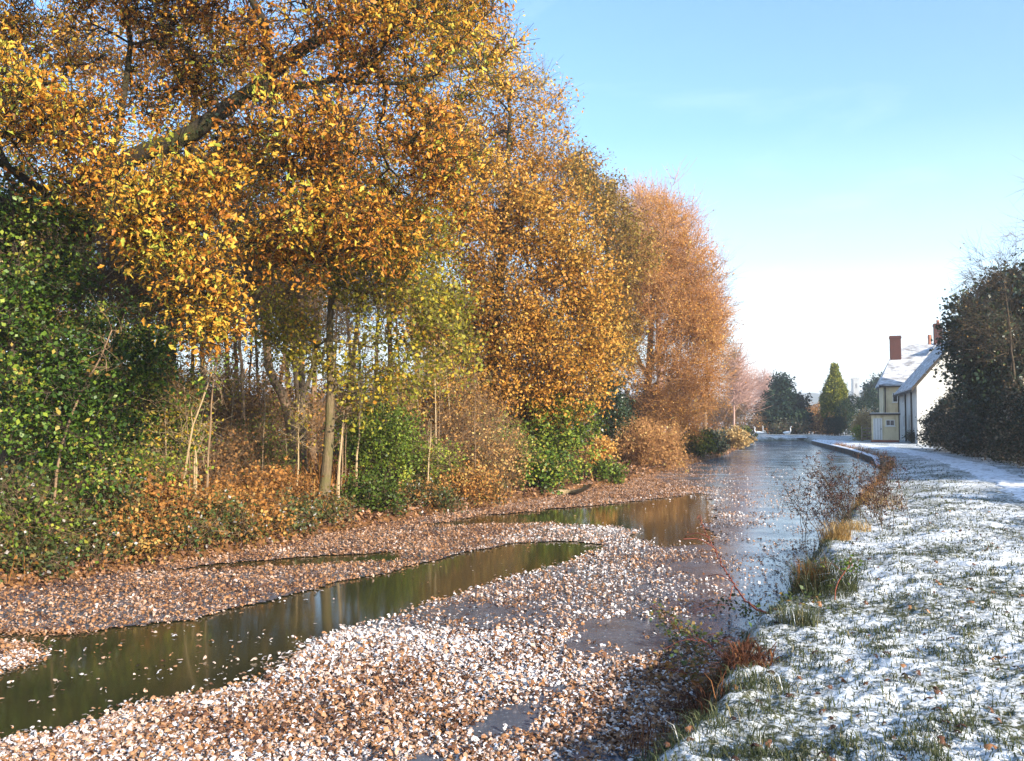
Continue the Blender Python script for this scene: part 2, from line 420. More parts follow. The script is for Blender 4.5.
def shrub(name, label, px, base_py, wpx, hpx, leaf, bark, nst=7, ntar=90, nleaf=25, lsize=.06, clump=.2, tint=(.5, .2), Y=None, depth=None, cat='shrub',
          twigs=5, twl=.3, group=None, tpl='diamond', shell=1.6, up=.3, rst=.012, z=None, foliage='foliage', nb=.25, droop=.1, twbias=(0, 0, .3), rtip=.004, hug=.92, twr=.003):
    """several stems fanning from one base to targets that fill a rounded, uneven mass"""
    if Y is None:
        p = on(px, base_py, .3); Y = p[1]
    b = at(px, base_py, Y); b[2] = ground(b[0], b[1]) if z is None else z
    w, h = wpx * Y / FPX / 2, hpx * Y / FPX; dep = depth or w
    root = thing(name, b, label, cat, group)
    tr = []
    for i in range(nst):
        a = RNG.random() * 6.28; s = .35 + .5 * RNG.random()
        top = b + np.array([math.cos(a) * w * s, math.sin(a) * dep * s, h * (.45 + .4 * RNG.random())])
        b0 = b + np.array([math.cos(a) * w * .15, math.sin(a) * dep * .15, -.06])
        tr.append((smooth_path([b0, (b0 * .45 + top * .55) + np.array([0, 0, h * .1]), top], .25, .02), rst, rst * .4, .12 if i else .1))
    pos0 = []
    T = []
    while len(T) < ntar:
        d = RNG.normal(size=3); d /= np.linalg.norm(d); r = RNG.random() ** (1 / shell)
        lump = .72 + .5 * vnoise(np.array([d[0] * 2.3 + px]), np.array([d[2] * 2.3 + d[1] * 1.7]), 9)[0]
        q = np.array([d[0] * w, d[1] * dep, d[2] * h * .5]) * r * lump
        if d[2] < 0: q[2] *= 1.0
        T.append(b + np.array([0, 0, h * .5]) * hug + q)
    T = np.array(T); gz = np.maximum(terrain(T[:, 0], T[:, 1]), .03); T[:, 2] = np.maximum(T[:, 2], gz + .04 + .05 * RNG.random(len(T)))
    # stems are independent roots
    pos, par, fix, elig = [], [], [], []
    trunks = tr
    P, parr, tid, fixr, order = grow_multi(trunks, T, up, .03, .3)
    chains, R = wood_chains(P, parr, sum(len(t[0]) for t in tr), fixr, rtip, .45)
    bt = Tubes()
    for ch in chains:
        r = R[ch].copy()
        if len(ch) > 1: r[0] = min(r[0], r[1] * 1.2)
        bt.add(P[ch], r, 5 if r[0] > .02 else 4)
    cen = P[tid]; m = len(cen); k = max(1, twigs)
    A = np.repeat(cen, k, 0); dirr = A - np.repeat(P[parr[tid]], k, 0); dirr /= np.linalg.norm(dirr, axis=1, keepdims=True) + 1e-9
    d = dirr * .6 + RNG.normal(size=A.shape) * .6 + np.asarray(twbias); d /= np.linalg.norm(d, axis=1, keepdims=True)
    L = twl * (.45 + .8 * RNG.random(len(A)))[:, None]
    B = A + d * L * .5 + RNG.normal(size=A.shape) * twl * .05; C = A + d * L
    if twigs: bt.many(A, B, C, twr, twr * .4, .5)
    bt.build('stems', bark, root, b)
    if leaf is not None and nleaf:
        w_ = (nleaf * (.4 + 1.2 * RNG.random(m))).astype(int); idx = np.repeat(np.arange(m), w_); nn = len(idx)
        tk = idx * k + RNG.integers(0, k, nn); f = RNG.random(nn)[:, None] ** .7
        cl = A[tk] * (1 - f) + C[tk] * f + RNG.normal(size=(nn, 3)) * clump * .4
        cl[:, 2] = np.maximum(cl[:, 2], .04)
        ct = tint[0] + RNG.normal(size=m) * tint[1] * .9
        tl = np.clip(ct[idx] + RNG.normal(size=nn) * tint[1], 0, 1)
        if leaf is LEAF['bramble']: tl = np.where(RNG.random(nn) < .03, 1.0, np.minimum(tl, .90))
        v, q, t = leaves(cl, lsize * (.6 + .7 * RNG.random(nn)), tpl, tl, nb, droop)
        make_mesh(foliage, v, [q], leaf, {'tint': t}, False, root, b)
    return root

def grow_multi(trunks, targets, up, jit, seg):
    pos, par, fix = [], [], []; elig = []
    for p, r0, r1, st in trunks:
        for i, q in enumerate(p):
            pos.append(q); par.append(-1 if i == 0 else len(pos) - 2); f = i / (len(p) - 1); fix.append(r0 + (r1 - r0) * f); elig.append(f >= st)
    n = len(pos); P = np.zeros((n + len(targets) * 14, 3)); P[:n] = pos; E = np.zeros(len(P), bool); E[:n] = elig; D = np.zeros(len(P))
    order = np.argsort(np.linalg.norm(targets - np.mean(P[:n], 0), axis=1)); tid = []
    for ti in order:
        t = targets[ti]; d = np.linalg.norm(t - P[:n], axis=1) + D[:n] * .15; d[~E[:n]] = 1e9
        j = int(d.argmin()); a = P[j]; L = np.linalg.norm(t - a); k = max(2, min(12, int(L / seg) + 1)); prev = j
        c = (a + t) / 2 + np.array([0, 0, up * L * .4])
        for s in range(1, k + 1):
            f = s / k; P[n] = (1 - f) ** 2 * a + 2 * f * (1 - f) * c + f * f * t + (RNG.normal(size=3) * jit if s < k else 0)
            par.append(prev); E[n] = True; D[n] = D[prev] + L / k; prev = n; n += 1
        tid.append(n - 1)
    return P[:n], np.array(par), np.array(tid), np.array(fix), order

# ------------------------------------------------------------------ places along the left bank
def bank_Y(px, inset):
    u = (px - CX) / FPX; Y = np.linspace(6, 110, 1600)
    d, r = canal_dist(u * Y, Y)
    ok = (~r) & (d > inset)
    if not ok.any(): m = np.where((~r) & (Y > 40), np.abs(d - inset), 1e9); return float(Y[int(np.argmin(m))])
    k = int(np.argmax(ok)); return float(Y[k])
def gp(px, Y, dz=0.0):
    x = (px - CX) / FPX * Y * 1.0
    return np.array([x, Y, ground(x, Y) + dz])
def sdf(px_poly, x, y):
    """signed distance (positive inside) to an outline read off the ice in the photograph"""
    Q = np.array([on(a, b, 0)[:2] for a, b in px_poly]); P = np.stack([x, y], -1); best = np.full(len(P), 1e9); ins = np.zeros(len(P), bool)
    for i in range(len(Q)):
        a, b = Q[i], Q[(i + 1) % len(Q)]; ab = b - a
        t = np.clip(((P - a) @ ab) / (ab @ ab + 1e-9), 0, 1)
        best = np.minimum(best, np.hypot(P[:, 0] - a[0] - t * ab[0], P[:, 1] - a[1] - t * ab[1]))
        c = ((a[1] > P[:, 1]) != (b[1] > P[:, 1])); ins ^= c & (P[:, 0] < a[0] + (P[:, 1] - a[1]) / (b[1] - a[1] + 1e-12) * (b[0] - a[0]))
    return np.where(ins, best, -best)
OPEN = [
    [(-160, 641), (0, 637), (94, 632), (190, 622), (235, 609), (300, 592), (385, 574), (450, 556), (520, 543), (575, 541), (606, 546), (580, 556), (543, 569), (480, 588), (420, 606), (350, 629), (295, 654), (258, 683), (200, 700), (100, 720), (0, 744), (-160, 790)],
    [(150, 573), (240, 563), (330, 556), (400, 552), (396, 560), (340, 563), (240, 568)],
    [(425, 526), (470, 518), (520, 513), (580, 507), (640, 502), (700, 493), (708, 500), (712, 512), (704, 524), (716, 536), (700, 545), (660, 546), (630, 540), (642, 531), (600, 526), (560, 524), (500, 524), (460, 527)],
]
ISLAND = [(-120, 650), (0, 644), (30, 645), (37, 655), (20, 668), (-10, 676), (-140, 700)]
SPARSE = [(655, 478), (690, 496), (712, 520), (640, 550), (605, 595), (580, 625), (556, 655), (505, 702), (410, 761), (310, 860), (900, 860), (900, 440), (700, 440)]
def open_water(x, y):
    n = (fbm(x, y, 1.6, 4, 41) - .5)
    s = np.maximum(np.maximum(sdf(OPEN[0], x, y) + n * .34, sdf(OPEN[1], x, y) + n * .35), sdf(OPEN[2], x, y) + n * .7)
    return np.minimum(s, -sdf(ISLAND, x, y) + n * .3)

# ------------------------------------------------------------------ ground, water, ice, path
def polar(a0, a1, astep, r0, r1, ratio):
    A = np.radians(np.arange(a0, a1 + astep * .5, astep)) if np.isscalar(astep) else np.radians(astep)
    R = r0 * ratio ** np.arange(int(math.log(r1 / r0) / math.log(ratio)) + 2)
    return A, R
def grid_faces(na, nr, wrap=False):
    i, j = np.meshgrid(np.arange(nr - 1), np.arange(na if wrap else na - 1), indexing='ij'); j2 = (j + 1) % na
    return np.stack([i * na + j, (i + 1) * na + j, (i + 1) * na + j2, i * na + j2], -1).reshape(-1, 4)

A = np.r_[np.arange(-180, -36, 4.0), np.arange(-36, 2, .5), np.arange(2, 33, .16), np.arange(33, 40, 1), np.arange(40, 180, 4.0)]
R = np.r_[.6 * 1.12 ** np.arange(19), 0]; R = R[:-1]
r = R[-1] * 1.004; rr = []
while r < 18: rr.append(r); r *= 1.0042
while r < 40: rr.append(r); r *= 1.0065
while r < 160: rr.append(r); r *= 1.011
while r < 4000: rr.append(r); r *= 1.08
R = np.r_[R, rr]; Ar = np.radians(A)
gx = (R[:, None] * np.sin(Ar)[None]).ravel(); gy = (R[:, None] * np.cos(Ar)[None]).ravel()
gz = terrain(gx, gy); gd, gs = canal_dist(gx, gy)
V = np.stack([gx, gy, gz], 1); F = grid_faces(len(A), len(R), True)
V = np.r_[V, [[0, 0, ground(0, 0)]]]
hub = np.array([[len(V) - 1, j, (j + 1) % len(A)] for j in range(len(A))])
low = gz - (0.40 * ss(-0.04, 0.42, gd) + 0.10 * ss(0.3, 2.2, gd))

def ground_material():
    m, nt, out = new_mat('ground')
    side, d, lump = attr(nt, 'side'), attr(nt, 'bank'), attr(nt, 'lump')
    # towpath side: thin snow over winter grass
    gcol = ramp(nt, noise(nt, 22, 5, .75), [(.25, (.025, .026, .014)), (.5, (.062, .066, .032)), (.62, (.10, .095, .05)), (.8, (.15, .11, .06))])
    n1 = math_(nt, 'ADD', math_(nt, 'MULTIPLY', noise(nt, 14, 3, .6), .5), math_(nt, 'MULTIPLY', noise(nt, 46, 4, .65), .5)); n2 = noise(nt, 1.1, 3)
    s = math_(nt, 'ADD', n1, math_(nt, 'MULTIPLY', lump, .40)); s = math_(nt, 'ADD', s, math_(nt, 'MULTIPLY', math_(nt, 'SUBTRACT', n2, .5), .42))
    sn = ramp(nt, s, [(.415, (0, 0, 0)), (.48, (.46, .46, .46)), (.585, (1, 1, 1))])
    edge = ramp(nt, math_(nt, 'ADD', d, math_(nt, 'MULTIPLY', noise(nt, 4, 3), .5)), [(.25, (0, 0, 0)), (.75, (1, 1, 1))])
    sn = math_(nt, 'MULTIPLY', sn, edge)
    right = mixc(nt, sn, gcol, (.72, .735, .75))
    # wood side: leaf mould with a dusting, then snowy fields
    lc = ramp(nt, noise(nt, 16, 6, .75), [(.28, (.03, .02, .012)), (.45, (.10, .05, .02)), (.6, (.22, .10, .035)), (.74, (.34, .20, .09))])
    fr = ramp(nt, noise(nt, 7, 5, .7), [(.60, (0, 0, 0)), (.70, (.5, .5, .5))]); left = mixc(nt, fr, lc, (.75, .76, .78))
    far = ramp(nt, math_(nt, 'MULTIPLY', d, .01), [(.16, (0, 0, 0)), (.26, (1, 1, 1))])
    fs = ramp(nt, noise(nt, .05, 4), [(.40, (.10, .10, .06)), (.58, (.74, .76, .80))])
    left = mixc(nt, far, left, fs); right = mixc(nt, far, right, fs)
    c = mixc(nt, side, left, right)
    principled(nt, out, c, .85, .12, bump(nt, n1, .55, .03)); return m
lumpv = np.r_[np.where(gs, low, 0), 0]
go = make_mesh('ground', V, [F, hub], ground_material(), {'side': np.r_[gs.astype(float), 1], 'bank': np.r_[np.clip(gd, -2, 200), 2], 'lump': np.clip(lumpv, -.2, .2)}, True)
tag(go, kind='structure')

def water_material():
    m, nt, out = new_mat('canal water')
    p = principled(nt, out, ramp(nt, noise(nt, .8, 3), [(.3, (.022, .022, .009)), (.7, (.045, .038, .014))]), .075, .5, bump(nt, noise(nt, 5, 2), .05, .01))
    p.inputs['IOR'].default_value = 1.33; return m
wx = np.array([(-60, -60, 0), (80, -60, 0), (80, 130, 0), (-60, 130, 0)], float)
tag(make_mesh('canal_water', wx, [[[0, 1, 2, 3]]], water_material()), kind='structure')

def ice_material():
    m, nt, out = new_mat('canal ice')
    pos = N(nt, 'ShaderNodeNewGeometry').outputs['Position']
    mp = N(nt, 'ShaderNodeMapping'); mp.inputs['Rotation'].default_value = (0, 0, RAD(-58)); mp.inputs['Scale'].default_value = (.28, 1.6, 1); nt.links.new(pos, mp.inputs[0])
    st = noise(nt, .55, 6, .6, mp.outputs[0], .6)
    base = ramp(nt, noise(nt, 2.2, 5, .65), [(.3, (.045, .056, .075)), (.7, (.10, .115, .145))])
    fs = ramp(nt, st, [(.55, (0, 0, 0)), (.68, (.25, .25, .25)), (.75, (.9, .9, .9))])
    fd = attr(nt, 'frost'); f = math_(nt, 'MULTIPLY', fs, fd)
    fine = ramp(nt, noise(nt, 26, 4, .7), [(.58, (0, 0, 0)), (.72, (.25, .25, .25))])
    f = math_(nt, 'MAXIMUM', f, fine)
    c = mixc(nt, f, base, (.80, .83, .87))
    rg = math_(nt, 'ADD', math_(nt, 'MULTIPLY', f, .5), ramp(nt, noise(nt, 1.3, 4), [(.35, (.10, .10, .10)), (.7, (.26, .26, .26))]))
    p = principled(nt, out, c, rg, .5, bump(nt, noise(nt, 18, 3), .12, .01)); p.inputs['IOR'].default_value = 1.31; return m
Ai = np.radians(np.arange(-40, 36, .22)); Ri = 3.5 * 1.0075 ** np.arange(470)
ix = (Ri[:, None] * np.sin(Ai)).ravel(); iy = (Ri[:, None] * np.cos(Ai)).ravel()
idd, _ = canal_dist(ix, iy); ow = open_water(ix, iy)
keep = (idd < .35) & (ow < 0)
IF = grid_faces(len(Ai), len(Ri)); IF = IF[keep[IF].all(1)]
used = np.unique(IF); mapi = np.zeros(len(ix), int); mapi[used] = np.arange(len(used))
iz = np.full(len(used), .012)
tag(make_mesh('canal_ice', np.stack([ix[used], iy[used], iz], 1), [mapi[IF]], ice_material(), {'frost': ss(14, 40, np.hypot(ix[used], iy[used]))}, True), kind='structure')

# snow covered towpath: a ribbon laid on the bank
PL = [on(*p, .52)[:2] for p in ((1290, 640), (1120, 560), (1024, 503), (1000, 489), (962, 470), (930, 459), (890, 450), (852, 444.6), (826, 440.6), (806, 438.4))]
PR = [on(*p, .52)[:2] for p in ((1500, 560), (1200, 512), (1024, 477), (1000, 468), (962, 458.5), (930, 452.5), (890, 446.4), (856, 442.2), (834, 439.4), (814, 437.9))]
PL = [np.array((.5, -14)), np.array((3.2, -2))] + PL; PR = [np.array((4, -14)), np.array((6.2, -2))] + PR
pl, pr = [smooth_path(np.c_[np.array(q), np.zeros(len(q))], .25)[:, :2] for q in (PL, PR)]
k = 420; pl = pl[np.linspace(0, len(pl) - 1, k).astype(int)]; pr = pr[np.linspace(0, len(pr) - 1, k).astype(int)]
t = np.linspace(0, 1, 15); pv = pl[:, None] * (1 - t)[None, :, None] + pr[:, None] * t[None, :, None]
wob = (fbm(pv[..., 0], pv[..., 1], 1.4, 3, 51) - .5) * 1.1
dirp = (pr - pl); dirp /= np.linalg.norm(dirp, axis=1, keepdims=True)
pv = pv + dirp[:, None] * (wob * (np.abs(t - .5) * 2)[None] ** 4)[..., None]
pzz = terrain(pv[..., 0], pv[..., 1])
for _ in range(3): pzz[:, 1:-1] = (pzz[:, :-2] + pzz[:, 1:-1] + pzz[:, 2:]) / 3; pzz[1:-1] = (pzz[:-2] + pzz[1:-1] + pzz[2:]) / 3
pzz = pzz + .035 * (1 - (np.abs(t - .5) * 2)[None] ** 6) - .03 * ((np.abs(t - .5) * 2)[None] ** 8)
def path_material():
    m, nt, out = new_mat('trodden snow')
    n = noise(nt, 7, 5, .6); g = noise(nt, 2.2, 4)
    s = math_(nt, 'ADD', n, math_(nt, 'MULTIPLY', math_(nt, 'SUBTRACT', g, .5), .5))
    c = ramp(nt, s, [(.30, (.16, .14, .11)), (.40, (.55, .55, .56)), (.52, (.80, .82, .85))])
    principled(nt, out, c, .8, .15, bump(nt, n, .5, .03)); return m
tag(make_mesh('towpath', np.concatenate([pv, pzz[..., None]], -1).reshape(-1, 3), [grid_faces(15, k)], path_material(), None, True), kind='structure')

# far hills
def hills(name, Y, h0, h1, seed, col):
    xs = np.linspace(-Y * 1.1, Y * 1.3, 220)
    top = h0 + (h1 - h0) * fbm(xs, xs * 0, 5.0 / Y, 4, seed) + 6 * fbm(xs, xs * 0, 60 / Y, 2, seed + 3)
    rows = []
    for f, hh in ((-.25, -.05), (-.12, .55), (0, 1), (.12, .6), (.3, -.05)):
        rows.append(np.stack([xs, np.full_like(xs, Y * (1 + f)), np.where(hh < 0, -4, top * hh)], 1))
    m, nt, out = new_mat(name); principled(nt, out, ramp(nt, noise(nt, .03, 5, .7), [(.35, col), (.65, tuple(c * 2.2 for c in col))]), .95, .05)
    tag(make_mesh(name, np.concatenate(rows), [grid_faces(len(xs), 5)], m, None, True), kind='structure')
hills('hills', 1100, 18, 46, 61, (.06, .07, .05))

# ------------------------------------------------------------------ drifted leaves on the ice
def litter_material():
    m, nt, out = new_mat('fallen leaves')
    c = ramp(nt, attr(nt), [(0, (.035, .018, .014)), (.25, (.13, .06, .034)), (.48, (.32, .155, .065)), (.7, (.37, .22, .14)), (1, (.50, .40, .35))])
    f = math_(nt, 'ADD', noise(nt, 55, 3, .6), attr(nt, 'frost')); f = ramp(nt, f, [(.62, (0, 0, 0)), (.78, (.85, .85, .85))])
    principled(nt, out, mixc(nt, f, c, (.74, .72, .72)), .8, .15); return m
LIT = litter_material()
def drift():
    n = 640000
    x = RNG.uniform(-9, 14, n); y = RNG.uniform(4.6, 46, n)
    keep = (np.abs(x / y * FPX) < 640); x, y = x[keep], y[keep]
    n2 = 190000; u = RNG.uniform(-.62, .5, n2); yy = RNG.uniform(4.6, 9, n2); x = np.r_[x, u * yy]; y = np.r_[y, yy]
    d, r = canal_dist(x, y); ow = open_water(x, y); sp = sdf(SPARSE, x, y)
    den = np.where(sp < 0, 1.0, (.62 * np.exp(-sp / .85)) + .13 * ss(26, 12, y) + .03)
    n_ = fbm(x, y, 1.1, 4, 71); den = den * np.where(sp < 0, ss(.08, .50, n_) * .80, ss(.34, .62, n_))
    den *= ss(56, 30, y)
    den *= 1 + .9 * ((~r) & (d > -3.4))
    den = np.where(ow > 0, np.where(ow < .3, .004 + .30 * np.exp(-np.maximum(ow, 0) / .06), .005), den * ss(-.02, .10, -ow + .05))
    # far drifts lie thinner in number because each leaf shows smaller
    ok = (d < .12) & (RNG.random(len(x)) < den * .95)
    x, y, d, r, sp, ow = x[ok], y[ok], d[ok], r[ok], sp[ok], ow[ok]
    m = len(x)
    z = np.where(ow > 0, .006, .014) + RNG.random(m) ** 2 * .018
    frost = np.clip(.62 - .45 * ss(1.9, .5, -d) * (~r) + .55 * (fbm(x, y, .8, 3, 81) - .5), 0, 1)
    frost = np.where((~r) & (-d < 3.2), frost - .22, frost)
    lm = ss(-.3, .3, sdf([(-300, 545), (330, 515), (480, 500), (600, 485), (700, 470), (640, 500), (560, 516), (480, 535), (440, 560), (300, 594), (190, 625), (0, 642), (-300, 660)], x, y)); frost = frost - .30 * lm * (1 - .5 * ss(18, 26, y))
    tint = np.clip(.46 + .0 * lm + .20 * ss(2.5, 4.5, -d) * r + .20 * ss(3.2, 5, -d) * (~r) + (fbm(x, y, 2.2, 3, 83) - .5) * .5 + RNG.normal(size=m) * .24, 0, 1); fr = np.clip((frost - .53) * .85 + RNG.normal(size=m) * .17, -.2, .5)
    v, q, t = leaves(np.stack([x, y, z], 1), .022 + .042 * RNG.random(m) ** 1.7, 'curl', tint, .62, 0)
    v[:, 2] = np.maximum(v[:, 2], .0135)
    tag(make_mesh('fallen_leaves', v, [q], LIT, {'tint': t, 'frost': np.repeat(fr, len(v) // m)}, False), 'frosted brown leaves drifted over the canal ice', 'fallen leaves', None, 'stuff')
    return m
NDRIFT = drift()

# ------------------------------------------------------------------ ground cover on both banks
def blades(x, y, z0, h, w, lean, tint, curve=.5):
    n = len(x); a = RNG.random(n) * 6.283; b0 = np.stack([x, y, z0], 1)
    side = np.stack([np.cos(a), np.sin(a), 0 * a], 1) * w[:, None] / 2; ln = np.stack([-np.sin(a), np.cos(a), 0 * a], 1) * (lean * h)[:, None]
    up = np.array([0, 0, 1.0]) * h[:, None]
    P = np.stack([b0 - side, b0 + side, b0 + up * .6 + ln * .4 + side * .7, b0 + up * .6 + ln * .4 - side * .7, b0 + up * .92 * (1 - .3 * lean[:, None]) + ln + side * .12, b0 + up * .92 * (1 - .3 * lean[:, None]) + ln - side * .12], 1)
    f = np.array([[0, 1, 2, 3], [3, 2, 4, 5]]); Q = (f[None] + (np.arange(n) * 6)[:, None, None]).reshape(-1, 4)
    return P.reshape(-1, 3), Q, np.repeat(tint, 6)
GRASS = leaf_mat('winter grass', [(0, (.03, .04, .012)), (.35, (.055, .068, .028)), (.65, (.095, .105, .045)), (.85, (.20, .18, .09)), (.95, (.36, .28, .14)), (1, (.7, .72, .74))], .3, .6, .2)
def grass_right():
    n = 1500000; rr_ = 3.2 * (45 / 3.2) ** RNG.random(n); th = RNG.uniform(RAD(-8), RAD(34), n)
    x, y = rr_ * np.sin(th), rr_ * np.cos(th); d, r = canal_dist(x, y)
    t = fbm(x, y, 5.0, 2, 13); g = fbm(x, y, 2.1, 3, 91)
    den = ss(.45, .74, t) * ss(.28, .62, g) * .66 + .11 + .16 * ss(.55, .1, d) * ss(.35, .6, fbm(x, y, 1.5, 2, 92))
    # keep off the path
    mid = (pl + pr) / 2; hw = np.linalg.norm(pr - pl, axis=1) / 2; dm = np.full(len(x), 1e9)
    for i in range(0, len(mid), 4): dm = np.minimum(dm, np.hypot(x - mid[i, 0], y - mid[i, 1]) - hw[i])
    den *= ss(-.3, .5, dm) * .9 + .02
    ok = r & (d > .0) & (RNG.random(n) < den * .30); x, y, d = x[ok], y[ok], d[ok]
    z = terrain(x, y) - .01; m = len(x); far = np.hypot(x, y)
    h = (.022 + .06 * RNG.random(m) ** 1.8) * (1 + .8 * ss(.5, .1, d)); w = .0035 + .0008 * far * .8
    v, q, tt = blades(x, y, z, h, w, .3 + .9 * RNG.random(m), np.clip(.42 + RNG.normal(size=m) * .24, 0, .96))
    tag(make_mesh('grass', v, [q], GRASS, {'tint': tt}), 'short winter grass poking through the snow on the towpath bank', 'grass', None, 'stuff')
    # leaves dropped on the snow
    n = 420; rr_ = 4.5 * (30 / 4.5) ** RNG.random(n); th = RNG.uniform(RAD(2), RAD(33), n); x, y = rr_ * np.sin(th), rr_ * np.cos(th); d, r = canal_dist(x, y); ok = r & (d > .1); x, y = x[ok], y[ok]
    v, q, t = leaves(np.stack([x, y, terrain(x, y) + .02], 1), .04 + .03 * RNG.random(len(x)), 'curl', np.clip(.22 + RNG.normal(size=len(x)) * .15, 0, .7), 1.0, 0)
    tag(make_mesh('scattered_leaves', v, [q], LIT, {'tint': t}), 'few brown leaves dropped on the snowy grass', 'fallen leaves', None, 'stuff')
grass_right()
def litter_left():
    n = 210000; Y = 7.5 * (80 / 7.5) ** RNG.random(n); u = RNG.uniform(-.66, .3, n); x = u * Y; d, r = canal_dist(x, Y)
    ok = (~r) & (d > -.05) & (d < 13) & (RNG.random(n) < ss(14, 1, d) * .9 + .1); x, y, d = x[ok], Y[ok], d[ok]; m = len(x)
    z = terrain(x, y) + .02 + RNG.random(m) ** 2 * .12 * ss(0, .6, d)
    v, q, t = leaves(np.stack([x, y, z], 1), (.06 + .05 * RNG.random(m)) * (1 + y * .010), 'diamond', np.clip(.34 + RNG.normal(size=m) * .19 + .45 * (RNG.random(m) < .05), 0, 1), .55, 0)
    tag(make_mesh('leaf_litter', v, [q], LIT, {'tint': t}), 'brown leaf litter covering the wooded bank floor', 'leaf litter', None, 'stuff')
    n = 60000; Y = 8 * (70 / 8) ** RNG.random(n); u = RNG.uniform(-.66, .28, n); x = u * Y; d, r = canal_dist(x, Y)
    g = fbm(x, Y, .8, 3, 95); ok = (~r) & (d > .05) & (d < 9) & (RNG.random(n) < ss(.38, .6, g) * (.25 + .75 * ss(.3, 1.4, d))); x, y = x[ok], Y[ok]; m = len(x)
    h = .15 + .65 * RNG.random(m) ** 1.6; v, q, t = blades(x, y, terrain(x, y) - .02, h, .005 + .0007 * y + .004 * RNG.random(m), .15 + .7 * RNG.random(m), np.clip(.5 + RNG.normal(size=m) * .28, 0, 1))
    tag(make_mesh('undergrowth', v, [q], LEAF['bracken'], {'tint': t}), 'dead brown stalks and bracken filling the wooded bank', 'undergrowth', None, 'stuff')
litter_left()
# ------------------------------------------------------------------ left bank: trees
def tp(px, Y, *rest):
    """trunk given as base column and depth, then (px, py[, Y]) points"""
    return [gp(px, Y)] + [at(q[0], q[1], q[2] if len(q) > 2 else Y) for q in rest]

OAK = tree('oak_tree', 'big golden oak leaning over the canal from the left with a mossy dark trunk', 'tree', None,
     [(60, 115, 12.0, 90, 45, 1.3), (40, 20, 14.5, 110, 50, 1.6, .55), (190, 30, 15.2, 110, 50, 1.6, .55), (170, 190, 11.5, 60, 45, 1.0), (205, 290, 11.5, 42, 65, .7), (150, 240, 12, 40, 30, .8), (320, 150, 13.5, 90, 50, 2.0),
      (350, 50, 14, 110, 60, 2.4), (450, 40, 15, 70, 60, 2.4), (300, 230, 13, 80, 40, 1.4), (410, 170, 14.5, 80, 70, 2.0), (385, 225, 14, 60, 40, 1.5), (165, 95, 15.6, 60, 40, 1.0, .5), (100, 185, 12.6, 40, 26, .8, .6), (230, 160, 15.4, 70, 50, 1.0, .7), (60, 190, 13, 40, 26, 1.0, .6), (200, -80, 13.5, 330, 70, 3.4), (420, -40, 15, 80, 50, 2.4), (-90, 60, 12.5, 80, 110, 2.4)],
     1900, LEAF['oak_gold'], BARK['oak'], 'lobed', 46, .078, .30, .25, .05, start=.40, twigs=7, twl=.55, cullf=1.2, twr=.008, leaf_f=.85, tint=(.49, .22), nb=.25, droop=.35, rtip=.0075, power=.5,
     path_world=tp(-22, 15.6, (5, 420), (42, 300, 15.2), (79, 236, 14.8), (114, 170, 14.4), (197, 130, 14.2), (252, 88, 14.2), (310, 45, 14.5), (390, 0, 15), (450, -60, 15.6)),
     limbs=[([(108, 180, 14.5), (116, 130, 14.6), (130, 60, 15), (120, -30, 15)], .07, .03), ([(240, 98, 14.2), (330, 80, 14), (390, 84, 14.2), (440, 70, 14.8)], .07, .018),
            ([(80, 235, 14.8), (40, 190, 13.5), (-20, 150, 12.6)], .10, .04), ([(270, 75, 14.2), (265, 30, 13.5), (230, -40, 13)], .09, .04), ([(110, 172, 14.4), (60, 110, 14.6), (-10, 50, 14.6)], .06, .025)])

def by(px, inset): return bank_Y(px, inset)
Yk = by(170, 7)
tree('oak_tree', 'brown leaved oak standing back behind the leaning oak', 'tree', None,
     [(90, 60, Yk, 110, 60, 1.8), (230, 60, Yk, 100, 60, 1.8), (340, 120, Yk, 80, 60, 1.8), (210, 170, Yk, 110, 50, 1.6), (20, 150, Yk, 70, 40, 1.6), (380, 30, Yk, 80, 50, 1.8), (300, 230, Yk, 70, 40, 1.6)], 900, LEAF['oak_orange'], BARK['oak'], 'diamond', 30, .085, .4, .20, .05, twigs=6, twl=.7,
     tint=(.50, .2), start=.3, cullf=1.0, leaf_f=.85, twr=.006, path_world=tp(165, Yk, (168, 400), (175, 280), (190, 150), (200, 60)))
def trunk_ivy(root, path, r, n, leaf='ivy', size=.07):
    p = smooth_path(path, .1); i = RNG.integers(0, len(p), n); a = RNG.random(n) * 6.283; rr_ = r * (1 + .9 * RNG.random(n) ** 2)
    c = p[i] + np.stack([np.cos(a) * rr_, np.sin(a) * rr_ * .8, np.sin(a + 1) * rr_ * .8], 1); b = np.array(root.location)
    v, q, t = leaves(c, size * (.6 + .7 * RNG.random(n)), 'diamond', np.clip(.5 + RNG.normal(size=n) * .22, 0, 1), .2, .3); make_mesh('ivy', v, [q], LEAF[leaf], {'tint': t}, False, root, b)
trunk_ivy(OAK, [at(0, 470, 15.5), at(20, 370, 15.3), at(42, 300, 15.2), at(79, 236, 14.8), at(112, 172, 14.4)], .24, 1500, 'holly')
trunk_ivy(OAK, [at(120, 165, 14.4), at(197, 130, 14.2), at(252, 88, 14.2), at(300, 50, 14.5)], .14, 500, 'ivy', .06)

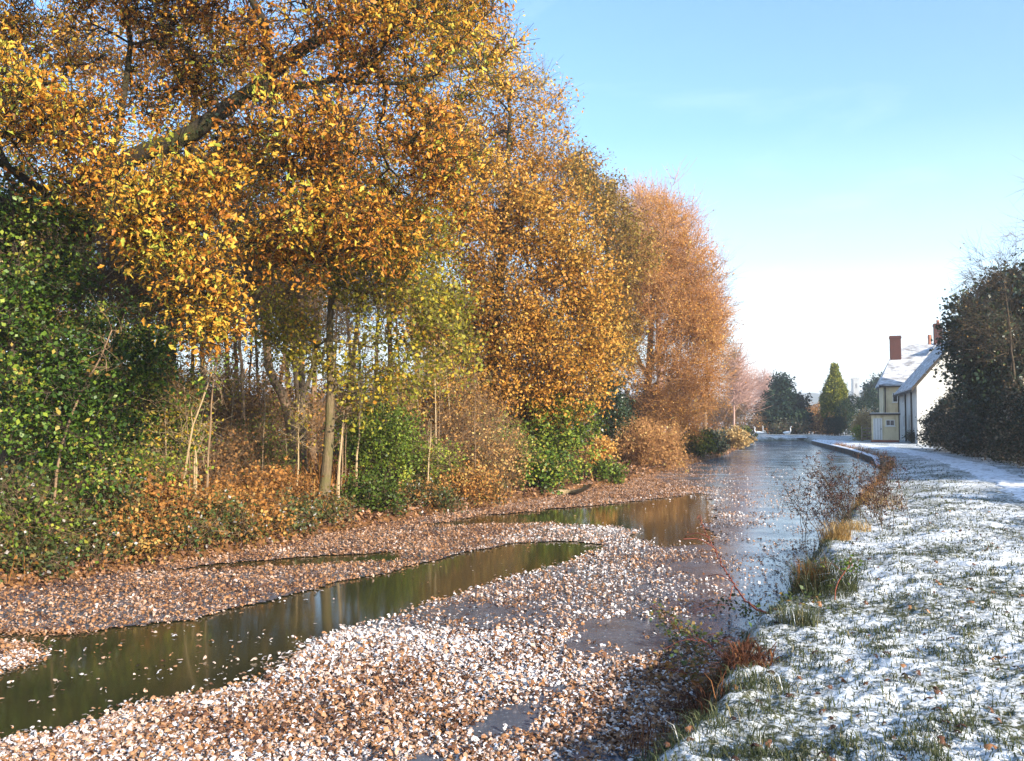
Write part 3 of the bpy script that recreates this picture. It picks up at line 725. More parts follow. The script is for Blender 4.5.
Yh = by(20, 2.0)
tree('holly_tree', 'dark green holly with glossy leaves at the left edge, clothed to the ground', 'tree', None,
     [(15, 330, Yh, 85, 150, 1.5), (60, 420, Yh - .4, 90, 110, 1.2), (-40, 250, Yh + .5, 60, 110, 1.5), (20, 210, Yh + .6, 35, 50, .8), (120, 380, Yh, 55, 55, 1.0)],
     620, LEAF['holly'], BARK['dark'], 'diamond', 60, .065, .28, .12, .03, twigs=5, twl=.35, tint=(.52, .24), start=.12, nb=.3, rtip=.006, path_world=tp(5, Yh, (10, 430), (15, 300), (12, 190)))
Yh2 = by(150, 3.0)
tree('holly_tree', 'broad mid green holly between the leaning oak and the thin pale stems', 'tree', None,
     [(150, 385, Yh2, 48, 60, 1.2), (110, 340, Yh2 + .3, 45, 50, 1.0), (165, 430, Yh2 - .3, 40, 40, .9), (75, 470, Yh2 - .6, 60, 50, 1.0)],
     330, LEAF['holly'], BARK['dark'], 'diamond', 60, .06, .26, .08, .02, twigs=5, twl=.35, tint=(.66, .2), start=.12, nb=.3, rtip=.006, path_world=tp(140, Yh2, (142, 430), (150, 330)))

Ym = by(320, .5)
tree('maple_tree', 'slender bank tree with a smooth bare trunk and yellow green crown', 'tree', None,
     [(330, 250, Ym, 70, 60, 1.6), (395, 300, Ym, 60, 60, 1.6), (300, 320, Ym + .4, 45, 45, 1.2), (385, 370, Ym - .2, 60, 45, 1.3), (350, 190, Ym + .4, 60, 40, 1.5), (420, 250, Ym + .8, 40, 50, 1.5), (335, 345, Ym - .4, 50, 40, 1.0), (440, 330, Ym + .8, 40, 60, 1.3)],
     640, LEAF['maple'], BARK['grey'], 'diamond', 34, .08, .34, .115, .035, twigs=5, twl=.45, tint=(.52, .2), start=.5, up=.35, rtip=.006,
     path_world=tp(318, Ym, (324, 490), (329, 430), (331, 380), (330, 320), (336, 260), (342, 190)))

Yo = by(500, 3.2)
tree('oak_tree', 'orange brown oak in mid bank with a broad crown touching the sky', 'tree', None,
     [(450, 140, Yo, 75, 65, 2.6), (520, 120, Yo + 1, 50, 60, 2.6), (545, 200, Yo, 60, 60, 2.6), (575, 270, Yo - 1, 45, 60, 2.2), (490, 230, Yo - 1, 80, 65, 2.6), (540, 330, Yo - 1.5, 65, 55, 2.2), (450, 320, Yo - 1, 60, 50, 2.0), (590, 350, Yo - .5, 38, 66, 1.8), (440, 395, Yo - 1.5, 50, 35, 1.6), (560, 395, Yo - 1.2, 50, 32, 1.6), (500, 390, Yo - 1.5, 60, 35, 1.6), (470, 60, Yo + 1.5, 60, 50, 2.4)],
     2100, LEAF['oak_orange'], BARK['oak'], 'diamond', 46, .098, .46, .26, .05, twigs=7, twl=.85, cullf=1.1, leaf_f=.8, twr=.006, tint=(.62, .15), start=.2, rtip=.008, path_world=tp(492, Yo, (490, 440), (495, 330), (505, 220), (510, 110)))
Yo2 = by(612, 3.5)
tree('oak_tree', 'olive brown oak with thinning leaves in front of the russet willow', 'tree', None,
     [(600, 215, Yo2, 32, 45, 2.0), (625, 265, Yo2 - .5, 32, 45, 2.0), (610, 330, Yo2 - .5, 32, 45, 1.8), (580, 170, Yo2 + .5, 25, 30, 1.6)],
     650, LEAF['oak_olive'], BARK['oak'], 'diamond', 40, .12, .42, .22, .05, twigs=6, twl=.65, tint=(.55, .18), start=.25, rtip=.008, path_world=tp(606, Yo2, (607, 420), (608, 320), (605, 230), (592, 165)))

Yb = by(545, 7.0)
tree('birch_tree', 'nearly bare birch with fine twigs rising above the orange oak', 'tree', None,
     [(545, 130, Yb, 28, 50, 1.6), (560, 180, Yb, 30, 35, 1.6), (535, 80, Yb, 14, 22, 1.0)],
     130, LEAF['oak_olive'], BARK['brown'], 'diamond', 4, .09, .4, .14, .02, twigs=8, twl=.8, tint=(.6, .2), start=.45, up=.5, rtip=.007, twbias=(0, 0, .5), path_world=tp(535, Yb, (537, 350), (542, 200), (545, 90)))

Yw = by(650, 2.8)
tree('willow_tree', 'tall russet willow with a pale forked trunk and upright pink tipped twigs', 'tree', None,
     [(655, 260, Yw, 48, 65, 3.0), (688, 300, Yw, 36, 60, 2.6), (660, 350, Yw, 55, 55, 2.8), (706, 345, Yw - 1, 18, 55, 2.0), (690, 400, Yw - 1.5, 34, 40, 2.2), (630, 300, Yw + 1, 40, 60, 2.6), (672, 405, Yw - 1, 36, 34, 1.8)],
     1500, LEAF['willow'], BARK['grey'], 'diamond', 44, .085, .45, .25, .05, twigs=7, twl=1.5, leaf_f=.75, cullf=.9, tint=(.5, .16), start=.28, up=.6, rtip=.009, twbias=(0, 0, .7), droop=.5, twr=.010, twig_mat=BARK['russet'],
     path_world=tp(645, Yw, (646, 410), (649, 370), (652, 310), (660, 240)), limbs=[([(648, 375, Yw), (662, 340, Yw), (680, 290, Yw), (690, 240, Yw)], .16, .05), ([(648, 378, Yw), (632, 345, Yw), (620, 290, Yw)], .13, .05)])
Yw2 = by(655, 3.6)
tree('willow_tree', 'bare pinkish willow top of fine upright twigs behind the russet willow', 'tree', None,
     [(645, 212, Yw2, 40, 34, 2.0), (662, 240, Yw2, 40, 40, 2.2), (690, 268, Yw2, 30, 45, 2.0), (712, 315, Yw2, 18, 40, 1.8)],
     460, LEAF['willow'], BARK['pink'], 'diamond', 5, .09, .5, .25, .06, twigs=8, twl=1.5, tint=(.45, .2), start=.4, up=.8, rtip=.009, twbias=(.1, 0, 1.3), twr=.014, path_world=tp(662, Yw2, (660, 380), (658, 300), (655, 220)))
Yw3 = by(700, 3.2)
tree('alder_tree', 'sparse alder with long bare side branches beyond the russet willow', 'tree', None,
     [(722, 325, Yw3, 18, 28, 1.8), (712, 290, Yw3, 14, 30, 1.8), (725, 365, Yw3, 16, 30, 1.8)], 110, LEAF['twiggy'], BARK['brown'], 'diamond', 5, .10, .5, .16, .03, twigs=7, twl=1.2, tint=(.5, .2), start=.3, rtip=.008, twr=.011,
     path_world=tp(704, Yw3, (706, 400), (708, 330), (712, 270)))

# woodland edge behind: bare trunks and stems one can pick out
Yl = by(285, 5.5)
tree('leaning_tree', 'stout mossy tree bent left behind the slender bank tree', 'tree', None,
     [(250, 290, Yl, 50, 45, 1.8), (290, 260, Yl, 45, 50, 1.8), (225, 340, Yl, 35, 30, 1.4)], 150, LEAF['oak_olive'], BARK['brown'], 'diamond', 8, .08, .35, .15, .06, twigs=7, twl=.7, tint=(.5, .2), start=.55, rtip=.008,
     path_world=tp(294, Yl, (291, 430), (284, 400), (270, 370), (265, 320), (262, 270), (268, 210)))
Yd = by(310, 6.5)
tree('forked_tree', 'thin dark forked tree just behind the slender bank tree', 'tree', None,
     [(300, 330, Yd, 40, 50, 1.6), (330, 270, Yd, 40, 40, 1.6)], 120, None, BARK['dark'], 'diamond', 0, .07, .3, .13, .03, twigs=8, twl=.7, start=.45, rtip=.007,
     path_world=tp(305, Yd, (301, 430), (297, 380), (290, 310), (296, 240)), limbs=[([(299, 410, Yd), (315, 360, Yd), (322, 300, Yd)], .08, .03)])
for px, top, inset, lean, lab in ((338, 395, .7, 8, 'pale straight sapling close beside the smooth bare trunk'), (50, 330, .6, 62, 'tan leaning stem in front of the dark holly'), (180, 355, 1.4, 38, 'long pale stem slanting right beside the mid green holly'),
                                 (437, 340, 1.6, -3, 'pale upright stem among the brown scrub'), (428, 420, 1.2, 3, 'short pale stem among the brown scrub'), (196, 420, 3.2, -3, 'thin upright stem right of the slanting pale stem')):
    Ys = by(px, inset)
    tree('sapling', lab, 'sapling', None, [(px + lean * .9, top + 18, Ys, 16, 40, .5)], 9, LEAF['oak_olive'], BARK['pale' if px != 50 else 'brown'], 'diamond', 5, .06, .2, .04 if px == 338 else .024, .010, twigs=3, twl=.3, start=.45, up=.5, rtip=.004, seg=.3,
         path_world=tp(px, Ys, (px + lean * .3, top + (500 - top) * .55), (px + lean, top)))

LOOSE = 'slender bare tree in the brown woodland behind the bank'
rs = np.random.default_rng(5)
for i in range(58):
    px = -40 + 11.3 * i + rs.uniform(-9, 9); inset = rs.uniform(5.0, 12) + (6 if i % 3 == 0 else 0) + (4 if i % 4 == 1 else 0); Y = by(px, inset)
    top = rs.uniform(150, 260) if px < 420 else rs.uniform(220, 320); mid = (430 + top) / 2; ln = rs.uniform(-14, 14)
    tree('bare_tree', LOOSE, 'tree', None, [(px + ln, mid - 20, Y, 40, 60, 1.6), (px + ln * 1.4, top + 40, Y, 45, 45, 1.8)], 115, LEAF['oak_olive'], BARK['dark' if i % 2 else 'brown'], 'diamond', 11, .10, .4, rs.uniform(.05, .14), .02, twigs=9, twl=.9,
         tint=(.5, .2), start=.3, up=.4, rtip=.007, twr=.007, group='bare woodland trees', path_world=tp(px, Y, (px + ln * .3, 400), (px + ln, mid), (px + ln * 1.4, top)))

# ------------------------------------------------------------------ left bank: shrubs
def bsh(name, label, px, inset, w, top, leaf, bark, **kw):
    Y = by(px, inset); b = gp(px, Y); hpx = (at(px, top, Y)[2] - b[2]) / Y * FPX
    dv = np.array([px - CX, FPX]); 
    return shrub(name, label, px, 0, w, hpx, leaf, bark, Y=Y, **kw)
B = LEAF
bsh('bramble_bush', 'green bramble thicket under the dark holly at the water edge', 25, .9, 130, 470, B['bramble'], BARK['brown'], ntar=190, nleaf=30, lsize=.06, tint=(.36, .2), depth=.9)
bsh('bramble_bush', 'bramble with many orange leaves beneath the mid green holly', 110, .8, 110, 470, B['bramble'], BARK['brown'], ntar=170, nleaf=30, lsize=.06, tint=(.50, .22), depth=.9)
bsh('bracken_clump', 'rusty bracken clump under the slanting pale stem', 165, .8, 90, 475, B['bracken'], BARK['brown'], ntar=140, nleaf=34, lsize=.07, tint=(.5, .2), depth=.8)
bsh('bramble_bush', 'low bramble with frosted white leaf edges at the bank foot', 220, .6, 80, 498, B['bramble'], BARK['brown'], ntar=120, nleaf=30, lsize=.07, tint=(.62, .28), depth=.7)
bsh('bracken_clump', 'brown bracken drift left of the smooth bare trunk', 275, 1.2, 90, 470, B['bracken'], BARK['brown'], ntar=150, nleaf=28, lsize=.07, tint=(.38, .2), depth=1.0)
bsh('bramble_bush', 'low dark green bramble at the foot of the smooth bare trunk', 300, .35, 60, 505, B['bramble'], BARK['brown'], ntar=80, nleaf=26, lsize=.065, tint=(.3, .2), depth=.5)
bsh('fern_clump', 'upright green fern clump right of the smooth bare trunk', 372, .55, 75, 478, B['bright'], BARK['brown'], ntar=90, nleaf=30, lsize=.08, tint=(.2, .15), depth=.5)
bsh('holly_bush', 'bright green holly bush behind the fern clump', 382, 2.0, 105, 392, B['bright'], BARK['dark'], ntar=280, nleaf=34, lsize=.075, tint=(.5, .2), depth=1.1)
bsh('bramble_bush', 'bramble with pale frosted leaves right of the fern clump', 425, .5, 60, 488, B['bramble'], BARK['brown'], ntar=90, nleaf=26, lsize=.07, tint=(.6, .28), depth=.6)
bsh('thorn_shrub', 'brown twiggy thorn scrub around the pale upright stem', 462, 1.6, 110, 372, B['twiggy'], BARK['brown'], ntar=230, nleaf=16, lsize=.07, tint=(.45, .22), depth=1.4, twigs=9, twl=.6, nst=12)
bsh('thorn_shrub', 'low golden brown scrub right of the pale stems', 492, .8, 70, 430, B['twiggy'], BARK['brown'], ntar=140, nleaf=20, lsize=.07, tint=(.6, .2), depth=1.0, twigs=8, twl=.5, nst=10)
bsh('thorn_shrub', 'dim brown scrub deep behind the bracken drift', 230, 3.6, 130, 420, B['twiggy'], BARK['brown'], ntar=200, nleaf=14, lsize=.07, tint=(.35, .2), depth=1.5, twigs=9, twl=.6, nst=12)
bsh('laurel_bush', 'leafy bush bright green above and dark below beside the fallen log', 552, 1.1, 92, 385, B['bright'], BARK['dark'], ntar=330, nleaf=34, lsize=.10, tint=(.45, .25), depth=1.5)
bsh('laurel_bush', 'low dark green bush overhanging the water beside the fallen log', 540, .35, 70, 448, B['holly'], BARK['dark'], ntar=140, nleaf=34, lsize=.09, tint=(.55, .25), depth=.9)
bsh('ivy_bush', 'dark ivy mass climbing a stump below the olive brown oak', 608, 2.4, 46, 365, B['ivy'], BARK['dark'], ntar=260, nleaf=40, lsize=.10, tint=(.35, .2), depth=1.2)
bsh('beech_sapling', 'small beech with bright orange leaves beside the dark ivy', 597, 1.0, 28, 432, B['willow'], BARK['brown'], ntar=60, nleaf=26, lsize=.10, tint=(.75, .15), depth=.5, nst=3)
bsh('grass_clump', 'green rushes at the water edge below the orange beech', 603, .3, 36, 462, B['bright'], BARK['brown'], ntar=70, nleaf=26, lsize=.10, tint=(.35, .2), depth=.6)
bsh('thorn_shrub', 'rounded russet shrub at the foot of the pale willow trunk', 645, .8, 76, 425, B['twiggy'], BARK['russet'], ntar=260, nleaf=22, lsize=.10, tint=(.55, .2), depth=1.8, twigs=9, twl=.8, nst=12, twr=.006)
bsh('gorse_bush', 'olive green rounded bush beyond the russet shrub', 690, .9, 36, 428, B['conifer'], BARK['brown'], ntar=150, nleaf=34, lsize=.13, tint=(.45, .2), depth=1.4)
bsh('yew_bush', 'small dark bush at the water edge near the far bank', 709, .7, 27, 431, B['hedge'], BARK['dark'], ntar=110, nleaf=36, lsize=.14, tint=(.3, .2), depth=1.2)
bsh('reed_bed', 'straw coloured reeds sloping to the far ice', 730, .5, 36, 427, B['straw'], BARK['pale'], ntar=130, nleaf=30, lsize=.16, tint=(.6, .2), depth=2.2)
bsh('gorse_bush', 'little olive bush right of the straw coloured reeds', 741, .5, 14, 425, B['conifer'], BARK['brown'], ntar=60, nleaf=26, lsize=.16, tint=(.4, .2), depth=1.6)
bsh('thorn_shrub', 'wide tan thicket behind the straw coloured reeds', 728, 6, 50, 392, B['twiggy'], BARK['brown'], ntar=200, nleaf=10, lsize=.15, tint=(.6, .2), depth=3, twigs=9, twl=1.3, nst=14, twr=.014)

for px, ins, w, top, lab in ((140, .3, 80, 515, 'low rusty bracken at the water edge beneath the mid green holly'), (255, .35, 80, 490, 'dry bracken at the water edge left of the smooth bare trunk'), (470, .3, 70, 468, 'low tan bracken at the water edge below the thorn scrub')):
    bsh('bracken_clump', lab, px, ins, w, top, B['bracken'], BARK['brown'], ntar=120, nleaf=30, lsize=.065, tint=(.6, .22), depth=.5)
for px, ins, w, top, lf, lab in ((672, 5, 60, 372, 'twiggy', 'tall tan thicket behind the pale willow trunk'), (705, 5, 46, 385, 'willow', 'russet thicket behind the olive green bush'), (632, 4.5, 46, 385, 'twiggy', 'tan thicket between the dark ivy and the willow trunk')):
    bsh('scrub', lab, px, ins, w, top, B[lf], BARK['brown'], ntar=260, nleaf=22, lsize=.14, tint=(.4, .2), depth=2.2, twigs=8, twl=1.0, nst=12, twr=.010)
for i in range(34):
    px = 170 + 10.6 * i + rs.uniform(-6, 6); px += 30 * (abs(px - 325) < 24); Ys = by(px, rs.uniform(.7, 5)); top = rs.uniform(325, 425); ln = rs.uniform(-14, 16)
    tree('sapling', 'thin tan stem standing in the brown undergrowth of the bank', 'sapling', None, [(px + ln * .8, top + 30, Ys, 16, 40, .5)], 18, LEAF[('maple', 'bright', 'oak_olive')[i % 3]], BARK['pale' if i % 3 == 0 else 'brown'], 'diamond', 16, .055, .2, rs.uniform(.014, .03), .007, twigs=5, twl=.4, start=.3, up=.5, rtip=.0035, seg=.3,
         tint=(.6, .2), group='thin stems in the bank undergrowth', path_world=tp(px, Ys, (px + ln * .4, (top + 480) / 2), (px + ln, top)))
for px, ins, w, top, lf, tn, lab in ((45, .7, 100, 480, 'bright', (.35, .25), 'yellow green shrub at the left edge under the leaning stem'), (150, 1.3, 90, 455, 'bright', (.45, .25), 'lime green shrub below the mid green holly'), (435, 1.5, 70, 440, 'bright', (.6, .25), 'yellow green shrub right of the bright holly bush'), (265, 3.4, 70, 425, 'bright', (.55, .25), 'dim green shrub deep in the wood behind the bracken drift'), (500, 1.6, 60, 405, 'bright', (.7, .2), 'yellowing shrub left of the laurel bush')):
    bsh('green_shrub', lab, px, ins, w, top, B[lf], BARK['brown'], ntar=170, nleaf=22, lsize=.065, tint=tn, depth=.9, twigs=7, twl=.45)
# thicket at the back of the wood and brambles along the bank foot
for i in range(16):
    px = -30 + 42 * i + rs.uniform(-12, 12)
    bsh('scrub', 'tangled brown scrub at the back of the woodland', px, rs.uniform(7, 14), 120, rs.uniform(345, 392) if px < 420 else rs.uniform(370, 405), B['twiggy'], BARK['brown'], ntar=230, nleaf=16, lsize=.10, tint=(.30, .2), depth=1.6, twigs=9, twl=.8, nst=12, group='scrub at the back of the woodland', twr=.006)
for i in range(11):
    px = 6 + 47 * i + rs.uniform(-9, 9)
    bsh('bramble_bush', 'low tangled bramble trailing over the left bank foot', px, rs.uniform(.12, .4), rs.uniform(45, 75), (at(px, 0, 1)[2] * 0 + 545 - px * .115) + rs.uniform(-12, 8), B['bramble'], BARK['brown'], ntar=70, nleaf=28, lsize=.06, tint=(rs.uniform(.2, .6), .25), depth=.45, group='low brambles along the left bank foot')

# fallen log
def log():
    Y = by(588, .02); p0, p1, p2 = on(566, 492, .08), on(580, 491, .14), on(590, 485, .34)
    root = thing('log', p0, 'pale curved log lying at the water edge by the bushes', 'log')
    t = Tubes(); t.add(smooth_path([p0 - np.array([.4, .1, .02]), p0, p1, p2], .1, .008), np.linspace(.085, .05, len(smooth_path([p0 - np.array([.4, .1, .02]), p0, p1, p2], .1))), 9); t.build('trunk', BARK['pale'], root, p0)
log()

# ------------------------------------------------------------------ far end of the canal
FARTW = dict(twr=.02)
for px, Y, top, w, lab in ((745, 92, 378, 22, 'bare pinkish tree nearest the russet willow on the far bank'), (764, 118, 372, 22, 'bare pinkish tree beside the dark pine'), (734, 78, 355, 18, 'tall wispy bare tree behind the straw coloured reeds')):
    tree('bare_tree', lab, 'tree', None, [(px, (top + 415) / 2, Y, w * .45, (415 - top) / 2, 2.0), (px, top + 14, Y, w * .35, 14, 1.5)], 90, None, BARK['pink'], 'diamond', 0, .1, .5, .09, .03, twigs=9, twl=2.0, start=.2, up=.7, rtip=.014, twr=.02, twbias=(0, 0, .9),
         path_world=tp(px, Y, (px, 410), (px, (top + 410) / 2), (px + 1, top + 6)))
tree('pine_tree', 'dark broad pine at the end of the canal', 'tree', None,
     [(780, 391, 105, 8, 12, 2), (785, 403, 104, 15, 9, 3), (772, 413, 103, 12, 9, 2.5), (794, 417, 103, 15, 8, 3)], 520, LEAF['pine'], BARK['dark'], 'diamond', 60, .30, .7, .3, .06, twigs=4, twl=1.0, start=.1, tint=(.45, .2), rtip=.014, path_world=tp(782, 105, (782, 420), (781, 400), (781, 382)))
for px, Y, top, w, leaf, tn, lab, cat in ((758, 112, 415, 34, 'bramble', (.85, .08), 'low purple brown scrub below the bare pinkish trees', 'shrub'), (805, 112, 404, 34, 'twiggy', (.35, .2), 'reddish thicket right of the dark pine', 'shrub'),
                                          (782, 101, 424, 44, 'hedge', (.35, .2), 'dark low thicket across the end of the canal', 'shrub'), (818, 100, 416, 22, 'twiggy', (.5, .2), 'tan bush between the thicket and the pointed conifer', 'shrub'),
                                          (825, 135, 398, 40, 'twiggy', (.25, .2), 'hazy brown trees behind the pointed conifer', 'shrub')):
    x = (px - CX) / FPX * Y
    shrub('thicket', lab, px, 0, w, (at(px, top, Y)[2] - ground(x, Y)) / Y * FPX, LEAF[leaf], BARK['brown'], Y=Y, ntar=160, nleaf=26, lsize=.24, clump=.5, tint=tn, depth=2.4, twigs=5, twl=.9, cat=cat, twr=.014)
# pointed conifer
def conifer():
    Y = 99; b = gp(835, Y); H = at(835, 366, Y)[2] - b[2]
    root = thing('conifer_tree', b, 'tall pointed golden green conifer beside the towpath', 'tree')
    t = Tubes(); t.add(smooth_path([b, b + np.array([0, 0, H * .97])], .5), np.linspace(.22, .02, len(smooth_path([b, b + np.array([0, 0, H * .97])], .5))), 7); t.build('trunk', BARK['dark'], root, b)
    n = 1700; f = RNG.random(n) ** .8; a = RNG.random(n) * 6.283
    prof = 1.62 * np.sin(np.clip(f * 1.06, 0, 1) ** .75 * math.pi * .93 + .10) ** .8 * (1 - .25 * f)
    prof = np.maximum(prof * np.clip((1 - f) * 3.2, 0, 1) ** .75, .05); lump = .82 + .32 * vnoise(a * 2.2, f * 11, 4)
    rr_ = prof * lump * (.55 + .45 * RNG.random(n) ** .5)
    c = b + np.stack([np.cos(a) * rr_, np.sin(a) * rr_, .25 + f * (H - .35)], 1)
    bt = Tubes(); bt.many(np.stack([np.full(n, b[0]), np.full(n, b[1]), c[:, 2] - .25], 1), (c + b * [1, 1, 0] + np.stack([0 * f, 0 * f, c[:, 2]], 1)) / 2 - [0, 0, .1], c, .015, .008, .5); bt.build('branches', BARK['dark'], root, b)
    k = 26; idx = np.repeat(np.arange(n), k); pos = c[idx] + RNG.normal(size=(n * k, 3)) * [.13, .13, .18]
    ct = .52 + RNG.normal(size=n) * .16; out = np.stack([np.cos(a), np.sin(a), 0 * a + .9], 1)[idx]
    v, q, tt = leaves(pos, .20 * (.6 + .6 * RNG.random(n * k)), 'diamond', np.clip(ct[idx] + RNG.normal(size=n * k) * .16, 0, 1), .25, 0, along=out)
    make_mesh('crown', v, [q], LEAF['conifer'], {'tint': tt}, False, root, b)
conifer()
def block_hedge(name, label, pts, width, height, leaf, dens=420, lsize=.09, cat='hedge', tint=(.4, .2), gaps=None, ragged=.25, lod=False, bark='dark', stems=True):
    """hedge as a volume of leaf clumps along a line, with stems inside"""
    p = smooth_path(np.c_[np.array(pts, float), np.zeros(len(pts))], .4); b = np.array([p[0, 0], p[0, 1], ground(p[0, 0], p[0, 1])])
    L = np.linalg.norm(p[1:] - p[:-1], axis=1).sum(); n = int(L * dens / 10)
    i = RNG.random(n) * (len(p) - 1.001); j = i.astype(int); q = p[j] + (p[j + 1] - p[j]) * (i - j)[:, None]; tg = p[j + 1] - p[j]; tg /= np.linalg.norm(tg, axis=1, keepdims=True)
    nr = np.stack([-tg[:, 1], tg[:, 0], 0 * i], 1); s = i / len(p) * L
    hh = height * (1 + ragged * 1.6 * (fbm(s, s * 0, .45, 4, 7) - .5)); ww = width * (1 + ragged * (fbm(s, s * 0 + 4, .6, 3, 8) - .5))
    f = RNG.random(n) ** .85; o = (RNG.random(n) * 2 - 1); o = np.sign(o) * np.abs(o) ** .55
    c = q + nr * (o * ww / 2 * np.sqrt(np.clip(1.05 - f ** 3, .1, 1)))[:, None]; c[:, 2] = np.maximum(terrain(c[:, 0], c[:, 1]), .3) + .1 + f * (hh - .1)
    root = thing(name, b, label, cat)
    t = Tubes()
    if stems:
        ns = int(L * 3); k = RNG.integers(0, len(p), ns); a = p[k] + RNG.normal(size=(ns, 3)) * [.15, .15, 0]; a[:, 2] = terrain(a[:, 0], a[:, 1]) - .05
        t.many(a, a + np.stack([RNG.normal(size=ns) * .1, RNG.normal(size=ns) * .1, np.full(ns, height * .5)], 1), a + np.stack([RNG.normal(size=ns) * .3, RNG.normal(size=ns) * .3, height * (.75 + .35 * RNG.random(ns))], 1), .03, .008, .5)
        d = RNG.normal(size=(n, 3)) * .5 + nr * np.sign(o)[:, None] * .4 + [0, 0, .5]; t.many(c - d * .2, c + d * .1, c + d * .35, .006, .003, .5)
        t.build('stems', BARK[bark], root, b)
    kk = 24; idx = np.repeat(np.arange(n), kk); pos = c[idx] + RNG.normal(size=(n * kk, 3)) * .14
    ct = tint[0] + RNG.normal(size=n) * tint[1] + (fbm(c[:, 0] + c[:, 2], c[:, 1], .5, 3, 17) - .5) * 1.1
    v, qd, tt = leaves(pos, lsize * (.6 + .7 * RNG.random(n * kk)), 'diamond', np.clip(ct[idx] + RNG.normal(size=n * kk) * .12, 0, 1), .25, .1)
    make_mesh('foliage', v, [qd], LEAF[leaf], {'tint': tt}, False, root, b)
    return root
def xy(px, Y): return ((px - CX) / FPX * Y, Y)
block_hedge('hedge', 'square clipped dark hedge under the pointed conifer', [xy(826, 92), xy(841, 90)], 1.2, 1.9, 'pine', 900, .11, tint=(.45, .15), ragged=.08)
block_hedge('hedge', 'tall dark garden hedge between conifer and cottage', [xy(841, 95), xy(862, 97), xy(886, 99)], 2.0, 4.3, 'pine', 900, .13, tint=(.55, .2), ragged=.35)
shrub('garden_bush', 'domed golden brown bush beside the wooden garden gate', 857, 0, 27, (at(857, 410, 72)[2] - .5) / 72 * FPX, LEAF['straw'], BARK['brown'], Y=72, ntar=190, nleaf=40, lsize=.12, tint=(.85, .15), depth=1.0)
shrub('garden_bush', 'small yellow green bush in front of the domed golden bush', 853, 0, 15, 15, LEAF['bright'], BARK['brown'], Y=70, ntar=60, nleaf=30, lsize=.11, tint=(.8, .15), depth=.5)
# ------------------------------------------------------------------ the cottages
def plain(name, c1, c2, scale=3, rough=.85, stain=None, b=.25):
    m, nt, out = new_mat(name); n = noise(nt, scale, 6, .65); c = ramp(nt, n, [(.3, c1), (.7, c2)])
    if stain:
        mp = N(nt, 'ShaderNodeMapping'); mp.inputs['Scale'].default_value = (1, 1, .12); nt.links.new(N(nt, 'ShaderNodeNewGeometry').outputs['Position'], mp.inputs[0])
        f = ramp(nt, noise(nt, 2.6, 5, .6, mp.outputs[0]), [(.52, (0, 0, 0)), (.66, (.75, .75, .75))]); c = mixc(nt, f, c, stain)
    principled(nt, out, c, rough, .2, bump(nt, noise(nt, scale * 8, 4), b, .02)); return m
CREAM = plain('cream render', (.62, .52, .31), (.74, .64, .42), 1.5, stain=(.36, .26, .12))
WHITE = plain('white wash', (.54, .52, .47), (.66, .64, .58), 1.2, stain=(.38, .36, .34))
FRAME = plain('white paint', (.68, .67, .62), (.78, .77, .73), 4)
DARKW = plain('dark timber', (.03, .025, .02), (.07, .055, .04), 6)
WOOD = plain('weathered wood', (.18, .13, .09), (.30, .23, .16), 6)
REDB = plain('red plinth brick', (.25, .08, .05), (.36, .13, .08), 5)
POT = plain('terracotta', (.38, .15, .09), (.48, .20, .12), 6)
STONE = plain('grey stone', (.22, .21, .19), (.32, .31, .28), .3)
m_, nt_, out_ = new_mat('window glass'); principled(nt_, out_, (.015, .018, .022), .06, .5); GLASS = m_
def brick_mat():
    m, nt, out = new_mat('chimney brick'); g = N(nt, 'ShaderNodeTexCoord'); b = N(nt, 'ShaderNodeTexBrick', Scale=4.2)
    b.inputs['Color1'].default_value = (.055, .022, .017, 1); b.inputs['Color2'].default_value = (.04, .017, .015, 1); b.inputs['Mortar'].default_value = (.06, .045, .04, 1); b.inputs['Mortar Size'].default_value = .012
    mp = N(nt, 'ShaderNodeMapping'); mp.inputs['Rotation'].default_value = (RAD(90), 0, 0); nt.links.new(g.outputs['Object'], mp.inputs[0]); nt.links.new(mp.outputs[0], b.inputs['Vector'])
    c = mixc(nt, math_(nt, 'MULTIPLY', noise(nt, 2.5, 5), .5), b.outputs['Color'], (.13, .04, .03)); principled(nt, out, c, .9, .15, bump(nt, b.outputs['Fac'], -.4, .01)); return m
BRICK = brick_mat()
def roof_mat():
    m, nt, out = new_mat('slate with snow'); g = N(nt, 'ShaderNodeNewGeometry').outputs['Position']
    mp = N(nt, 'ShaderNodeMapping'); mp.inputs['Scale'].default_value = (1, 1, 5); nt.links.new(g, mp.inputs[0])
    slate = ramp(nt, noise(nt, 5, 4), [(.35, (.05, .05, .055)), (.65, (.12, .10, .09))])
    f = ramp(nt, noise(nt, 1.1, 7, .72, mp.outputs[0]), [(.38, (.12, .12, .12)), (.62, (.85, .85, .85))])
    principled(nt, out, mixc(nt, f, slate, (.74, .76, .80)), .75, .2, bump(nt, noise(nt, 6, 4, .6, mp.outputs[0]), .6, .05)); return m
ROOF = roof_mat()
